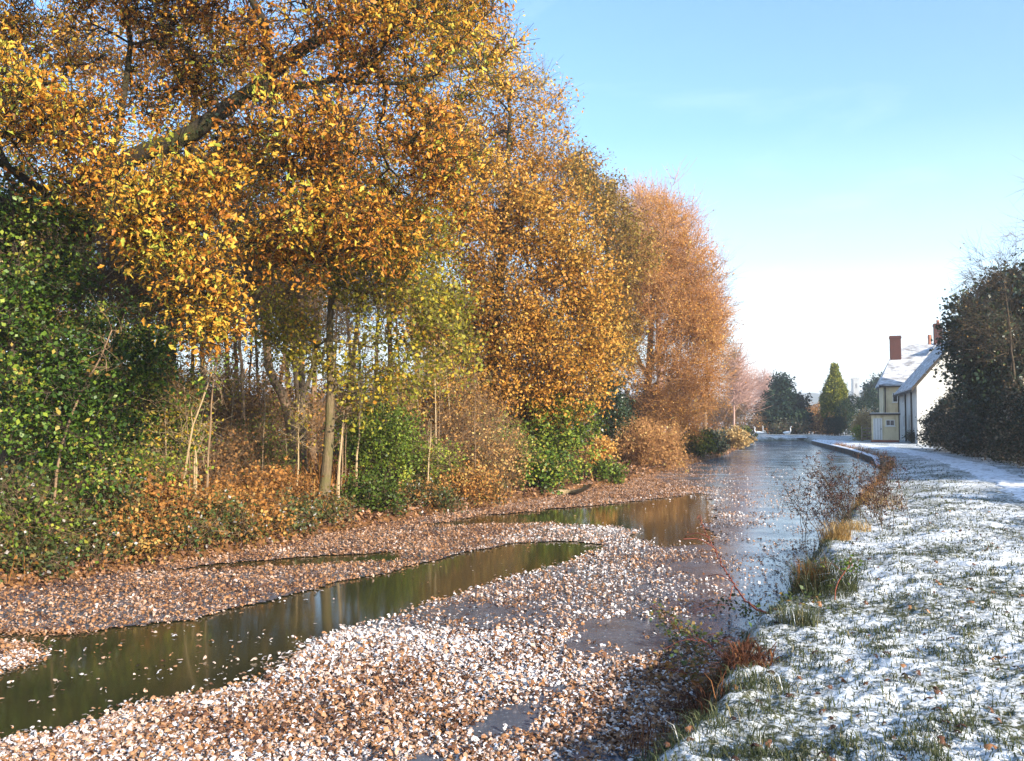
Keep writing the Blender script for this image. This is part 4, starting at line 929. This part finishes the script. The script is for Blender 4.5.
class Solid:
    def __init__(s, o, ax):   # origin and horizontal axis; y axis is to its left, z up
        s.o = np.array(o, float); a = np.array([ax[0], ax[1], 0.0]); s.x = a / np.linalg.norm(a); s.y = np.array([-s.x[1], s.x[0], 0]); s.z = np.array([0, 0, 1.0]); s.v, s.f = [], []
    def P(s, x, y, z): return s.o + s.x * x + s.y * y + s.z * z
    def box(s, x0, x1, y0, y1, z0, z1):
        s.prism([(x0, y0), (x1, y0), (x1, y1), (x0, y1)], z0, z1)
    def prism(s, poly, z0, z1, top=None):
        n = len(s.v); k = len(poly)
        s.v += [s.P(x, y, z0) for x, y in poly] + [s.P(x, y, z1) for x, y in (top or poly)]
        s.f.append([n + i for i in range(k)][::-1]); s.f.append([n + k + i for i in range(k)])
        s.f += [[n + i, n + (i + 1) % k, n + k + (i + 1) % k, n + k + i] for i in range(k)]
    def hexa(s, a, b):   # two quads of local points
        n = len(s.v); s.v += [s.P(*q) for q in a] + [s.P(*q) for q in b]
        s.f += [[n + 3, n + 2, n + 1, n], [n + 4, n + 5, n + 6, n + 7]] + [[n + i, n + (i + 1) % 4, n + 4 + (i + 1) % 4, n + 4 + i] for i in range(4)]
    def poly(s, pts, off):  # thick sheet: polygon of local points pushed by an offset
        n = len(s.v); k = len(pts); s.v += [s.P(*q) for q in pts] + [s.P(*(np.array(q) + off)) for q in pts]
        s.f.append([n + i for i in range(k)][::-1]); s.f.append([n + k + i for i in range(k)]); s.f += [[n + i, n + (i + 1) % k, n + k + (i + 1) % k, n + k + i] for i in range(k)]
    def build(s, name, mat, parent, bev=.0):
        base = np.array(parent.matrix_world.translation) if False else s.base
        me = bpy.data.meshes.new(name); me.from_pydata([tuple(v - base) for v in s.v], [], s.f); bm = bmesh.new(); bm.from_mesh(me); bmesh.ops.recalc_face_normals(bm, faces=bm.faces)
        if bev: bmesh.ops.bevel(bm, geom=bm.edges[:], offset=bev, segments=1, affect='EDGES')
        bm.to_mesh(me); bm.free(); me.materials.append(mat); o = bpy.data.objects.new(name, me); COL.objects.link(o)
        o.parent = parent; return o
def S(o, ax, base):
    s = Solid(o, ax); s.base = np.array(base, float); return s
def child_at_world(o, parent, sub):   # sub-part under a part: same base point
    sub.parent = o
def window(parent, o, ax, base, x0, x1, y, z0, z1, bars=1):
    s = S(o, ax, base); w = .05
    s.box(x0, x1, y - .05, y + .02, z0, z0 + w); s.box(x0, x1, y - .05, y + .02, z1 - w, z1); s.box(x0, x0 + w, y - .05, y + .02, z0 + w, z1 - w); s.box(x1 - w, x1, y - .05, y + .02, z0 + w, z1 - w)
    for i in range(bars): c = x0 + (x1 - x0) * (i + 1) / (bars + 1); s.box(c - .02, c + .02, y - .045, y + .02, z0 + w, z1 - w)
    s.box(x0 - .06, x1 + .06, y - .11, y + .02, z0 - .06, z0)
    f = s.build('window', FRAME, parent); g = S(o, ax, base); g.box(x0 + w, x1 - w, y - .02, y + .01, z0 + w, z1 - w); g.build('pane', GLASS, f); return f
def chimney(parent, o, ax, base, x0, x1, y0, y1, z0, z1, pots=1):
    s = S(o, ax, base); s.box(x0, x1, y0, y1, z0, z1 - .25); s.box(x0 - .05, x1 + .05, y0 - .05, y1 + .05, z1 - .25, z1 - .10); s.box(x0 - .02, x1 + .02, y0 - .02, y1 + .02, z1 - .10, z1)
    c = s.build('chimney', BRICK, parent)
    for i in range(pots):
        cx, cy = x0 + (x1 - x0) * (i + .5) / pots, (y0 + y1) / 2; base_p = s.P(cx, cy, z1)
        t = Tubes(); t.add([base_p, base_p + [0, 0, .22], base_p + [0, 0, .25], base_p + [0, 0, .32]], [.13, .11, .14, .14], 10)
        t.build('pot', POT, c, base)
    return c

def cottages():
    G = .5
    # white wing, its long side along the canal, gable to the camera
    A = np.array([27.0, 60.0, G]); ax = (4.6, 13.5)          # x runs away along the canal side; y is to the left
    L, Wd, E, H = 14.2, 5.6, 4.0, 7.3
    root = thing('white_cottage', A, 'white washed cottage with a snowy slate roof beside the towpath hedge', 'cottage')
    s = S(A, ax, A); Hh = Wd / 2
    k = [(-.0, E), (-Hh, H), (-Wd, E)]
    # walls as a gabled prism (y negative = away from the canal)
    n = 0; pts = [(0, -.1), (0, E), (-Hh, H - .06), (-Wd, E), (-Wd, -.1)]
    s.v += [s.P(0, y, z) for y, z in pts] + [s.P(L, y, z) for y, z in pts]
    s.f += [[0, 1, 2, 3, 4], [9, 8, 7, 6, 5], [0, 5, 6, 1], [3, 8, 9, 4], [1, 6, 7, 2], [2, 7, 8, 3]]
    s.build('wall', WHITE, root)
    r = S(A, ax, A); sl = (H - E) / Hh
    for sg in (1, -1):
        yo = .35 if sg > 0 else -Wd - .35; zo = E - .35 * sl + .03
        r.poly([(-.3, yo, zo), (L + .2, yo, zo), (L + .2, -Hh, H + .03), (-.3, -Hh, H + .03)], np.array([0, 0, .14]))
    rf = r.build('roof', ROOF, root)
    b = S(A, ax, A)
    for x in (-.33,):
        b.poly([(x, .35, E - .35 * sl - .12), (x, -Hh, H - .10), (x, -Hh, H + .16), (x, .35, E - .35 * sl + .16)], np.array([-.05, 0, 0])); b.poly([(x, -Wd - .35, E - .35 * sl - .12), (x, -Hh, H - .10), (x, -Hh, H + .16), (x, -Wd - .35, E - .35 * sl + .16)], np.array([-.05, 0, 0]))
    b.build('bargeboard', DARKW, root)
    g = S(A, ax, A); g.box(-.3, L + .2, .33, .45, E - .50, E - .38); g.box(3.2, 3.3, .02, .12, 0, E - .45); g.box(L - .5, L - .4, .02, .12, 0, E - .45); g.box(7.7, 7.8, .02, .12, 0, E - .45); g.build('gutter', DARKW, root)
    # window(y faces +y on the canal side): local frame turned so that 'outwards' is -y
    ax2 = (-ax[0], -ax[1]); o2 = s.P(L, 0, 0)
    for x0, z0 in ((4.4, 1.0), (9.2, 1.0), (4.6, 2.9)): window(root, o2, ax2, A, x0, x0 + .8, -.01, z0, z0 + (1.0 if z0 < 2 else .7))
    ax3 = (-s.y[0], -s.y[1]); window(root, A, ax3, A, 2.3, 3.3, -.01, 4.5, 5.5); window(root, A, ax3, A, 1.2, 2.3, -.01, 1.1, 2.2)

    # cream cottage behind, wall to the camera, half hipped at its canal end
    Y = 76.0; Bx = (883 - CX) / FPX * Y; O = np.array([Bx, Y, G]); bx = (.946, -.324)
    root = thing('cream_cottage', O, 'cream cottage with red brick chimney and snowy roof behind the white cottage', 'cottage')
    E, H, L, D = 4.45, 6.95, 8.0, 5.0
    s = S(O, bx, O); s.box(0, L, 0, D, -.1, E); s.build('wall', CREAM, root)
    r = S(O, bx, O); q = .12; z0 = E + .0; o = .3; rx = .85
    r.poly([(-o, -o, z0), (L + o, -o, z0), (L + o, D / 2, H), (rx, D / 2, H)], np.array([0, 0, .15]))
    r.poly([(-o, D + o, z0), (-o, -o, z0), (rx, D / 2, H)], np.array([0, 0, .15])); r.poly([(L + o, D + o, z0), (-o, D + o, z0), (rx, D / 2, H), (L + o, D / 2, H)], np.array([0, 0, .15]))
    r.build('roof', ROOF, root)
    g = S(O, bx, O); g.box(-.3, 2.6, -.42, -.31, z0 - .08, z0 + .03); g.box(.12, .22, -.14, -.03, 0, z0 - .1); g.build('gutter', DARKW, root)
    window(root, O, bx, O, .75, 1.15, -.01, 3.1, 3.9, 0)
    chimney(root, O, bx, O, .78, 1.66, D / 2 - .33, D / 2 + .33, H - .3, 8.9, 0)
    # taller rear range with a cream gable
    r2 = S(O, bx, O); y0 = D + .6; w = S(O, bx, O); w.box(1.4, 8, y0, y0 + 5, -.1, 6.2)
    gx0, gx1, gz = 3.5, 6.1, 8.2
    w.poly([(gx0, y0 - .25, 5.9), (gx1, y0 - .25, 5.9), (gx1, y0 - .25, 6.6), ((gx0 + gx1) / 2, y0 - .25, gz - .05), (gx0, y0 - .25, 6.6)], np.array([0, 2.5, 0])); w.build('rear_wall', CREAM, root)
    r2.poly([(1.2, y0 - .3, 6.1), (8.2, y0 - .3, 6.1), (8.0, y0 + 2.5, 8.45), (1.9, y0 + 2.5, 8.45)], np.array([0, 0, .15])); r2.poly([(8.2, y0 + 5.3, 6.1), (1.2, y0 + 5.3, 6.1), (1.9, y0 + 2.5, 8.45), (8.0, y0 + 2.5, 8.45)], np.array([0, 0, .15]))
    mx = (gx0 + gx1) / 2
    r2.poly([(gx0 - .25, y0 - .45, 6.35), (mx, y0 - .45, gz), (mx, y0 + 2.3, gz), (gx0 - .25, y0 + 2.3, 6.35)], np.array([0, 0, .14])); r2.poly([(gx1 + .25, y0 - .45, 6.35), (mx, y0 - .45, gz), (mx, y0 + 2.3, gz), (gx1 + .25, y0 + 2.3, 6.35)], np.array([0, 0, .14]))
    r2.build('rear_roof', ROOF, root)
    chimney(root, O, bx, O, 4.9, 5.6, y0 + 2.2, y0 + 2.9, 8.0, 10.4, 1)
    p0 = s.P(4.55, y0 + 2.5, 8.5); t = Tubes(); t.add([p0, p0 + [0, 0, .5], p0 + [0, 0, .55], p0 + [0, 0, .9]], [.16, .15, .19, .17], 10); t.build('roof_pot', POT, root, O)

    # flat roofed outhouse
    Y = 65.0; O = np.array([(871 - CX) / FPX * Y, Y, G]); bx = (.93, -.37); Wd, Hh, D = 1.80, 1.95, 2.2
    root = thing('outhouse', O, 'small cream outhouse with a flat dark roof beside the wooden gate', 'outhouse')
    s = S(O, bx, O); s.box(0, Wd, 0, D, .16, Hh); s.build('wall', CREAM, root)
    p = S(O, bx, O); p.box(-.03, Wd + .03, -.03, D + .03, -.15, .16); p.build('plinth', REDB, root)
    f = S(O, bx, O); f.box(-.14, Wd + .12, -.18, D + .1, Hh, Hh + .13); rf = f.build('roof', DARKW, root, .015)
    sn = S(O, bx, O); sn.box(-.10, Wd + .08, -.12, D + .06, Hh + .132, Hh + .17); sn.build('snow_cover', plain('roof snow', (.76, .78, .80), (.82, .84, .86), 2), rf)
    d = S(O, bx, O); d.box(.12, .72, -.045, .02, .18, 1.72); dr = d.build('door', FRAME, root, .01)
    h = S(O, bx, O); h.box(.62, .66, -.09, -.045, .9, 1.02); h.build('handle', DARKW, dr)
    fr = S(O, bx, O)
    for x in (.22, .42, .58): fr.box(x, x + .02, -.055, -.045, .2, 1.7)
    fr.build('board_gap', DARKW, dr)
    window(root, O, bx, O, .95, 1.55, -.01, 1.18, 1.62, 1)
    # gate
    Y = 68; O = np.array([(861 - CX) / FPX * Y, Y, G]); root = thing('wooden_gate', O, 'weathered wooden garden gate between golden bush and outhouse', 'gate'); bx = (1, 0)
    s = S(O, bx, O)
    for x in (0, .74): s.box(x, x + .09, 0, .09, -.15, 1.2)
    s.build('post', WOOD, root, .01)
    q = S(O, bx, O)
    for z in (.15, .4, .65, .9): q.box(.10, .73, .03, .06, z, z + .13)
    q.build('rail', WOOD, root); d = S(O, bx, O); d.box(.38, .46, .0, .028, .1, 1.1); d.build('brace', WOOD, root)
    # little dark shrub at the wall foot, topiary post
cottages()
shrub('pot_shrub', 'small dark shrub against the foot of the white cottage wall', 906, 0, 15, 13, LEAF['ivy'], BARK['dark'], Y=62, ntar=60, nleaf=30, lsize=.10, tint=(.4, .2), depth=.35)
def church():
    Y = 760; O = np.array([(856.5 - CX) / FPX * Y, Y, 0]); root = thing('church_tower', O, 'distant square church tower on the hazy skyline', 'church tower'); bx = (1, 0); H = 36
    s = S(O, bx, O); s.box(-2.4, 2.4, 0, 5, -3, H)
    s.build('tower', STONE, root); b = S(O, bx, O); b.box(-2.7, 2.7, -.3, 5.3, H, H + .8)
    for i in range(4): x = -2.7 + i * 1.5; b.box(x, x + .9, -.3, .3, H + .8, H + 2.1); b.box(x, x + .9, 4.7, 5.3, H + .8, H + 2.1)
    b.build('battlement', STONE, root); w = S(O, bx, O); w.box(-.7, .7, -.12, .1, H - 7, H - 3); w.build('belfry_opening', DARKW, root)
    n = S(O, bx, O); n.box(2.6, 22, 1, 9, -3, 9); n.poly([(2.6, .5, 9), (22, .5, 9), (22, 5, 14), (2.6, 5, 14)], np.array([0, 0, .3])); n.poly([(2.6, 9.5, 9), (22, 9.5, 9), (22, 5, 14), (2.6, 5, 14)], np.array([0, 0, .3])); n.build('nave', STONE, root)
church()
tree('far_tree', 'hazy far tree beside the cream cottage gable', 'tree', None, [(875, 388, 150, 7, 10, 2), (874, 400, 150, 9, 8, 2)], 90, LEAF['pine'], BARK['dark'], 'diamond', 40, .4, .7, .25, .06, twigs=3, twl=1.2, start=.2, tint=(.6, .2), rtip=.02, path_world=tp(875, 150, (875, 405), (875, 382)))

# ------------------------------------------------------------------ right side: hedge and trees
block_hedge('hedge', 'long rough mixed hedge along the towpath below the ivy tree', [xy(946, 49.5), (22.8, 45.5), (21.0, 39), (19.5, 33.5), (17.8, 28), (15.2, 20.5)], 2.6, 2.75, 'hedge', 1700, .11, tint=(.50, .28), ragged=.45)
block_hedge('hedge', 'lower rough hedge continuing along the near towpath', [(14.6, 18.5), (12.6, 13), (10.6, 5.5), (9.6, -2), (9.2, -9)], 2.2, 1.75, 'hedge', 1100, .11, tint=(.42, .22), ragged=.6)
tree('ivy_tree', 'big dark ivy clad tree standing behind the towpath hedge', 'tree', None,
     [(1001, 325, 36, 40, 50, 2.4), (1040, 320, 36, 50, 60, 3.0), (1020, 370, 35.5, 46, 45, 2.4), (1070, 380, 36, 50, 50, 2.4), (976, 350, 36, 22, 42, 2.0), (1022, 290, 36, 24, 26, 1.8), (985, 385, 36, 22, 25, 1.8), (998, 405, 36, 35, 25, 2)],
     1500, LEAF['ivy'], BARK['dark'], 'diamond', 56, .15, .40, .35, .12, twigs=4, twl=.7, tint=(.5, .22), start=.12, shell=3.0, rtip=.009, path_world=tp(1012, 36, (1012, 400), (1008, 340), (1012, 280)))
tree('thorn_tree', 'bare twiggy thorn poking out of the ivy tree top', 'tree', None,
     [(988, 285, 33.6, 28, 34, 1.2), (1015, 270, 33.6, 24, 30, 1.2), (980, 330, 33.4, 26, 36, 1.0), (1010, 350, 33.4, 26, 40, 1.0)], 190, LEAF['straw'], BARK['dark'], 'diamond', 3, .07, .3, .07, .02, twigs=6, twl=1.0, tint=(.3, .2), start=.55, up=.15, rtip=.006, twbias=(-.5, 0, .25),
     path_world=tp(1018, 33.4, (1016, 400), (1010, 330), (1004, 280)))
tree('ash_tree', 'bare ash whose thin twigs enter at the right edge', 'tree', None,
     [(1090, 190, 30, 60, 60, 2), (1035, 235, 30, 22, 26, 1.5), (1130, 260, 30, 40, 60, 2)], 150, None, BARK['brown'], 'diamond', 0, .07, .3, .2, .04, twigs=7, twl=.9, start=.35, up=.4, rtip=.007, path_world=tp(1120, 30, (1115, 380), (1105, 280), (1100, 160)))

# ------------------------------------------------------------------ right bank: plants at the water edge
def weed_clump():
    b = on(852, 523, .40); b[2] = ground(b[0], b[1]); root = thing('dock_plant', b, 'clump of dead dock stems with dark seed heads over the ice', 'weed')
    t = Tubes(); cs = []
    for i in range(46):
        a = b + np.array([RNG.normal() * .42 + .15, RNG.normal() * .9 + .4, 0]); a[2] = max(ground(a[0], a[1]), .02) - .03
        ln = np.array([RNG.normal() * .28 - .22, RNG.normal() * .25, .65 + .5 * RNG.random()]); p = smooth_path([a, a + ln * .55 + RNG.normal(size=3) * .03, a + ln], .12, .008)
        t.add(p, np.linspace(.007, .003, len(p)), 4)
        for q in p[int(len(p) * .35):]:
            for _ in range(3):
                e = q + RNG.normal(size=3) * [.10, .10, .06] + [0, 0, .06]; t.add([q, (q + e) / 2 + [0, 0, -.01], e], [.003, .0025, .002], 3); cs.append(e)
    t.build('stems', BARK['dark'], root, b); cs = np.array(cs); idx = np.repeat(np.arange(len(cs)), 9); pos = cs[idx] + RNG.normal(size=(len(idx), 3)) * .018
    v, q, tt = leaves(pos, .026 * (.6 + .8 * RNG.random(len(idx))), 'diamond', RNG.random(len(idx)), .1, .3); make_mesh('seed_heads', v, [q], LEAF['seed'], {'tint': tt}, False, root, b)
weed_clump()
def tussock(name, label, px, py, w, h, leaf, n=420, tint=(.5, .22), z=.4, lean=.9, blade=.006, cat='grass tuft', spread=1.0, shift=(0, 0)):
    b = on(px, py, z); b[2] = ground(b[0], b[1]); root_o = None
    rr_ = np.sqrt(RNG.random(n)) * w; a = RNG.random(n) * 6.283; x = b[0] + np.cos(a) * rr_ + shift[0]; y = b[1] + np.sin(a) * rr_ * spread + shift[1]; zz = np.maximum(terrain(x, y), .01) - .02
    hh = h * (.4 + .7 * RNG.random(n)); v, q, t = blades(x, y, zz, hh, blade * (.7 + .7 * RNG.random(n)), lean * (.2 + RNG.random(n)), np.clip(tint[0] + RNG.normal(size=n) * tint[1], 0, 1))
    o = make_mesh(name, v, [q], LEAF[leaf] if isinstance(leaf, str) else leaf, {'tint': t}, False, None, b); return tag(o, label, cat)
tussock('grass_tuft', 'tan grass tuft leaning over the ice below the dock stems', 836, 540, .22, .38, 'straw', 420, (.35, .2))
tussock('grass_tuft', 'pale bent grass head just right of the tan tuft', 858, 531, .20, .22, 'straw', 260, (.7, .2))
tussock('grass_tuft', 'large dark green and brown tussock overhanging the ice', 822, 592, .30, .42, GRASS, 900, (.45, .28), lean=1.1, spread=1.6)
tussock('grass_tuft', 'dark brown dead tuft on the water side of the large tussock', 812, 592, .16, .40, 'bracken', 320, (.15, .15), lean=.6)
tussock('grass_tuft', 'green grass spray on the bank corner above the red fern', 800, 628, .16, .25, GRASS, 260, (.6, .2))
tussock('grass_tuft', 'green tuft hanging from the bank at the red fern', 752, 690, .22, .17, GRASS, 260, (.55, .22), lean=1.2)
tussock('grass_tuft', 'fine green grass along the bank foot at the bottom edge', 715, 735, .30, .14, GRASS, 320, (.45, .25), lean=1.2, spread=1.6)
tussock('grass_tuft', 'brown dry tuft among the dock stem bases', 868, 505, .45, .40, 'straw', 620, (.15, .18), spread=3.0)
def fringe():
    p = smooth_path(np.c_[np.array(RIGHT[11:18]), np.zeros(7)], .2); n = 5200; i = RNG.integers(0, len(p), n); x = p[i, 0] + RNG.normal(size=n) * .20 + .12; y = p[i, 1] + RNG.normal(size=n) * .25; d, r = canal_dist(x, y)
    ok = (d > -.05) & (d < .55) & (fbm(x, y, .7, 3, 33) > .34); x, y = x[ok], y[ok]; m = len(x); b = np.array([x.mean(), y.mean(), .3]); h = .12 + .38 * RNG.random(m) ** 1.5
    v, q, t = blades(x, y, np.maximum(terrain(x, y), 0) - .02, h, .006 + .006 * RNG.random(m), .2 + .9 * RNG.random(m), np.clip(.35 + RNG.normal(size=m) * .25, 0, 1)); tag(make_mesh('grass_fringe', v, [q], LEAF['bracken'], {'tint': t}, False, None, b), 'long brown grass fringe on the far curve of the bank', 'grass', None, 'stuff')
fringe()
tussock('fern_clump', 'red brown fern clump at the water edge', 742, 678, .30, .13, 'redfern', 320, (.30, .28), z=.25, lean=1.5, blade=.012, cat='fern', shift=(-.05, 0))
tussock('fern_clump', 'purple brown dead fern beside the red brown fern', 716, 700, .32, .18, 'redfern', 560, (.15, .15), z=.1, lean=1.5, blade=.010, cat='fern')
tussock('fern_clump', 'reddish dead stalks at the bottom edge by the ice', 676, 745, .34, .24, 'redfern', 240, (.35, .25), z=.03, lean=.8, cat='fern')

def bramble(label, pts, leafy, leaf, nl, ls, tint, rad=.006, spread=.05, side=0):
    P = [on(*p[:2], p[2]) for p in pts]; b = P[0].copy(); root = thing('bramble_cane', b, label, 'bramble'); t = Tubes(); path = smooth_path(P, .05, .006); t.add(path, np.linspace(rad, rad * .45, len(path)), 5); pos = []
    for i in range(side):
        j = RNG.integers(int(len(path) * .2), len(path)); a = path[j]; e = a + RNG.normal(size=3) * [.16, .16, .05]; e[2] = max(e[2], .03); t.add(smooth_path([a, (a + e) / 2 + [0, 0, .05], e], .06), rad * .4, 4); pos += list(np.linspace(a, e, 5))
    t.build('cane', BARK['red'], root, b); pos += list(path[int(len(path) * leafy):]); pos = np.array(pos); idx = RNG.integers(0, len(pos), nl); q0 = pos[idx] + RNG.normal(size=(nl, 3)) * spread; q0[:, 2] = np.maximum(q0[:, 2], .03)
    v, q, tt = leaves(q0, ls * (.6 + .7 * RNG.random(nl)), 'diamond', np.clip(tint[0] + RNG.normal(size=nl) * tint[1], 0, 1), .5, .1); make_mesh('leaves', v, [q], leaf, {'tint': tt}, False, root, b)
BRG = LEAF['bright']; BRB = LEAF['bramble']
bramble('arching red bramble cane rising from the bank above the ice', [(790, 622, .40), (752, 606, .36), (730, 578, .45), (712, 545, .62), (700, 520, .78)], .5, LEAF['redfern'], 90, .03, (.5, .2), .011, .03, 7)
bramble('leafy green bramble trailing over the ice from the red fern', [(745, 668, .25), (722, 655, .22), (700, 640, .18), (672, 625, .10), (655, 608, .08)], .10, BRB, 380, .045, (.45, .2), .005, .07, 16)
bramble('green bramble sprig over the ice below the arching cane', [(792, 628, .35), (765, 618, .26), (742, 607, .18), (728, 600, .14)], .1, BRB, 200, .042, (.25, .2), .004, .06, 10)
bramble('dark bramble leaves tangled at the bank below the large tussock', [(812, 612, .40), (795, 612, .32), (775, 622, .22), (760, 632, .10)], .0, BRB, 260, .045, (.35, .2), .005, .08, 16)
bramble('bramble with few orange leaves lying on the ice left of the fern', [(735, 690, .15), (705, 680, .12), (680, 672, .08), (662, 668, .05)], .1, BRB, 200, .05, (.7, .15), .005, .06, 10)
bramble('green bramble on the snow edge beside the large tussock', [(835, 600, .48), (838, 582, .62), (846, 570, .70), (852, 566, .60)], .1, BRG, 120, .040, (.3, .2), .004, .05, 8)

# stone edging of the far towpath bank
def edging():
    pts = [p for p in RIGHT[14:]] + [LEFT[-1] + np.array([-1.5, .3])]; p = smooth_path(np.c_[np.array(pts), np.zeros(len(pts))], .5); tg = np.gradient(p, axis=0); tg /= np.linalg.norm(tg, axis=1, keepdims=True); nr = np.stack([tg[:, 1], -tg[:, 0], tg[:, 2]], 1)
    w = (fbm(p[:, 0], p[:, 1], .8, 3, 6) - .5)[:, None] * .12; prof = [(-.04, -.4), (-.04, .29), (-.01, .33), (.20, .36), (.24, .31), (.24, -.4)]
    sink = -.45 * ss(14, 0, np.arange(len(p)).astype(float))
    V = np.stack([p + nr * (o + w) + np.stack([0 * sink, 0 * sink, z + sink], 1) for o, z in prof], 1).reshape(-1, 3); m, nt, out = new_mat('edging stone'); g = N(nt, 'ShaderNodeSeparateXYZ'); nt.links.new(N(nt, 'ShaderNodeNewGeometry').outputs['Normal'], g.inputs[0])
    st = ramp(nt, noise(nt, 3, 5), [(.3, (.03, .028, .025)), (.7, (.10, .09, .075))]); f = ramp(nt, g.outputs['Z'], [(.5, (0, 0, 0)), (.8, (1, 1, 1))]); principled(nt, out, mixc(nt, f, st, (.76, .78, .82)), .85, .15, bump(nt, noise(nt, 7, 4), .5, .03))
    b = p[0].copy(); o = make_mesh('canal_edging', V, [grid_faces(6, len(p))], m, None, False, None, b); tag(o, 'low dark stone edging capped with snow along the far towpath', 'edging')
edging()
# ------------------------------------------------------------------ swans at the far end
SWAN = plain('swan plumage', (.78, .78, .77), (.84, .84, .83), 6, b=.1); BEAK = plain('swan beak', (.55, .18, .03), (.6, .22, .04), 6)
def swan(label, px, py, z, face, sc_=1.0):
    b = gp(px, 97) if px > 780 else on(px, py, z); b[2] = max(ground(b[0], b[1]), .012); root = thing('swan', b, label, 'swan', 'swans at the end of the canal')
    f = np.array([math.cos(face), math.sin(face), 0])
    P = [(-.62, .26, .03), (-.48, .24, .10), (-.25, .22, .19), (.02, .21, .22), (.24, .24, .17), (.36, .34, .085), (.43, .48, .055), (.42, .64, .047), (.38, .78, .045), (.44, .88, .05), (.52, .88, .058), (.60, .855, .035)]
    bm = bmesh.new(); sk = bm.verts.layers.skin.verify(); vs = []
    for a, z_, r_ in P:
        v = bm.verts.new(Vector(f * a * sc_) + Vector((0, 0, z_ * sc_))); v[sk].radius = (r_ * sc_, r_ * sc_ * (.9 if r_ > .1 else 1)); vs.append(v)
    vs[3][sk].use_root = True
    for i in range(len(vs) - 1): bm.edges.new((vs[i], vs[i + 1]))
    me = bpy.data.meshes.new('body'); bm.to_mesh(me); bm.free(); me.materials.append(SWAN); o = bpy.data.objects.new('body', me); COL.objects.link(o); o.parent = root
    o.modifiers.new('Skin', 'SKIN').use_smooth_shade = True; o.modifiers.new('Subsurf', 'SUBSURF').render_levels = 2
    t = Tubes(); h = b + f * .61 * sc_ + [0, 0, .85 * sc_]; t.add([h, h + f * .06 - [0, 0, .01], h + f * .13 - [0, 0, .03]], [.028, .022, .006], 7); t.build('beak', BEAK, root, b)
swan('white swan standing furthest left on the far ice', 758.5, 439.2, .012, 2.6, .95)
swan('white swan upright in front of the dark canal end', 764.5, 438.6, .012, -2.2, 1.05)
swan('white swan standing alone on the snowy bank at the canal end', 787, 438.0, .4, -1.0, 1.0)

# ------------------------------------------------------------------ air, sky, sun
SUN_DIR = np.array([.64, -.77, 0]); SUN_DIR /= np.linalg.norm(SUN_DIR); ELEV = RAD(21)
s3 = np.array([SUN_DIR[0] * math.cos(ELEV), SUN_DIR[1] * math.cos(ELEV), math.sin(ELEV)])
ld = bpy.data.lights.new('sun', 'SUN'); ld.energy = 4.9; ld.angle = RAD(.6); ld.color = (1, .90, .76)
lo = bpy.data.objects.new('sun', ld); COL.objects.link(lo); lo.rotation_euler = Vector(-s3).to_track_quat('-Z', 'Y').to_euler(); lo.location = (20, -20, 30)
w = bpy.data.worlds.new('World'); sc.world = w; w.use_nodes = True; nt = w.node_tree; nt.nodes.clear()
sky = nt.nodes.new('ShaderNodeTexSky'); sky.sky_type = 'NISHITA'; sky.sun_disc = False; sky.sun_elevation = ELEV; sky.sun_rotation = math.atan2(SUN_DIR[0], SUN_DIR[1]); sky.air_density = 1.0; sky.dust_density = 1.0; sky.ozone_density = 1.6; sky.altitude = 50
bg = nt.nodes.new('ShaderNodeBackground'); bg.inputs[1].default_value = .135; ow_ = nt.nodes.new('ShaderNodeOutputWorld'); 
tc = nt.nodes.new('ShaderNodeTexCoord'); mp = N(nt, 'ShaderNodeMapping'); mp.inputs['Scale'].default_value = (1.2, 1.2, 5); nt.links.new(tc.outputs['Generated'], mp.inputs[0])
cl = ramp(nt, noise(nt, 1.7, 6, .6, mp.outputs[0], .4), [(.56, (0, 0, 0)), (.85, (.16, .16, .16))])
tn = nt.nodes.new('ShaderNodeMix'); tn.data_type = 'RGBA'; tn.blend_type = 'MULTIPLY'; tn.inputs[0].default_value = 1; nt.links.new(sky.outputs[0], tn.inputs[6]); tn.inputs[7].default_value = (.74, .955, 1.10, 1)
sx = nt.nodes.new('ShaderNodeSeparateXYZ'); nt.links.new(tc.outputs['Generated'], sx.inputs[0])
hz = ramp(nt, sx.outputs['Z'], [(0.0, (.60, .60, .60)), (.08, (.40, .40, .40)), (.17, (.12, .12, .12)), (.30, (0, 0, 0))])
nt.links.new(mixc(nt, hz, mixc(nt, cl, tn.outputs[2], (7.5, 7.8, 8.0)), (8.2, 8.2, 8.2)), bg.inputs[0]); nt.links.new(bg.outputs[0], ow_.inputs[0])

def haze():
    m = bpy.data.materials.new('haze'); m.use_nodes = True; nt = m.node_tree; nt.nodes.clear(); o = nt.nodes.new('ShaderNodeOutputMaterial'); v = nt.nodes.new('ShaderNodeVolumePrincipled')
    v.inputs['Color'].default_value = (.93, .95, 1, 1); v.inputs['Density'].default_value = .0008; v.inputs['Anisotropy'].default_value = .2; nt.links.new(v.outputs[0], o.inputs['Volume'])
    x0, x1, y0, y1, z0, z1 = -4300, 4300, -4300, 4300, -6, 75
    V = [(x, y, z) for z in (z0, z1) for x, y in ((x0, y0), (x1, y0), (x1, y1), (x0, y1))]
    F = [[3, 2, 1, 0], [4, 5, 6, 7], [0, 1, 5, 4], [1, 2, 6, 5], [2, 3, 7, 6], [3, 0, 4, 7]]
    tag(make_mesh('haze', V, [F], m), kind='stuff')
haze()
c = sc.cycles; c.max_bounces = 7; c.diffuse_bounces = 3; c.glossy_bounces = 3; c.transmission_bounces = 4; c.transparent_max_bounces = 4; c.volume_bounces = 0; c.use_denoising = True; c.sample_clamp_indirect = 6; c.caustics_reflective = False; c.caustics_refractive = False
vs = sc.view_settings; vs.view_transform = 'Standard'; vs.look = 'None'; vs.gamma = 1; vs.use_curve_mapping = False; vs.exposure = 1.35
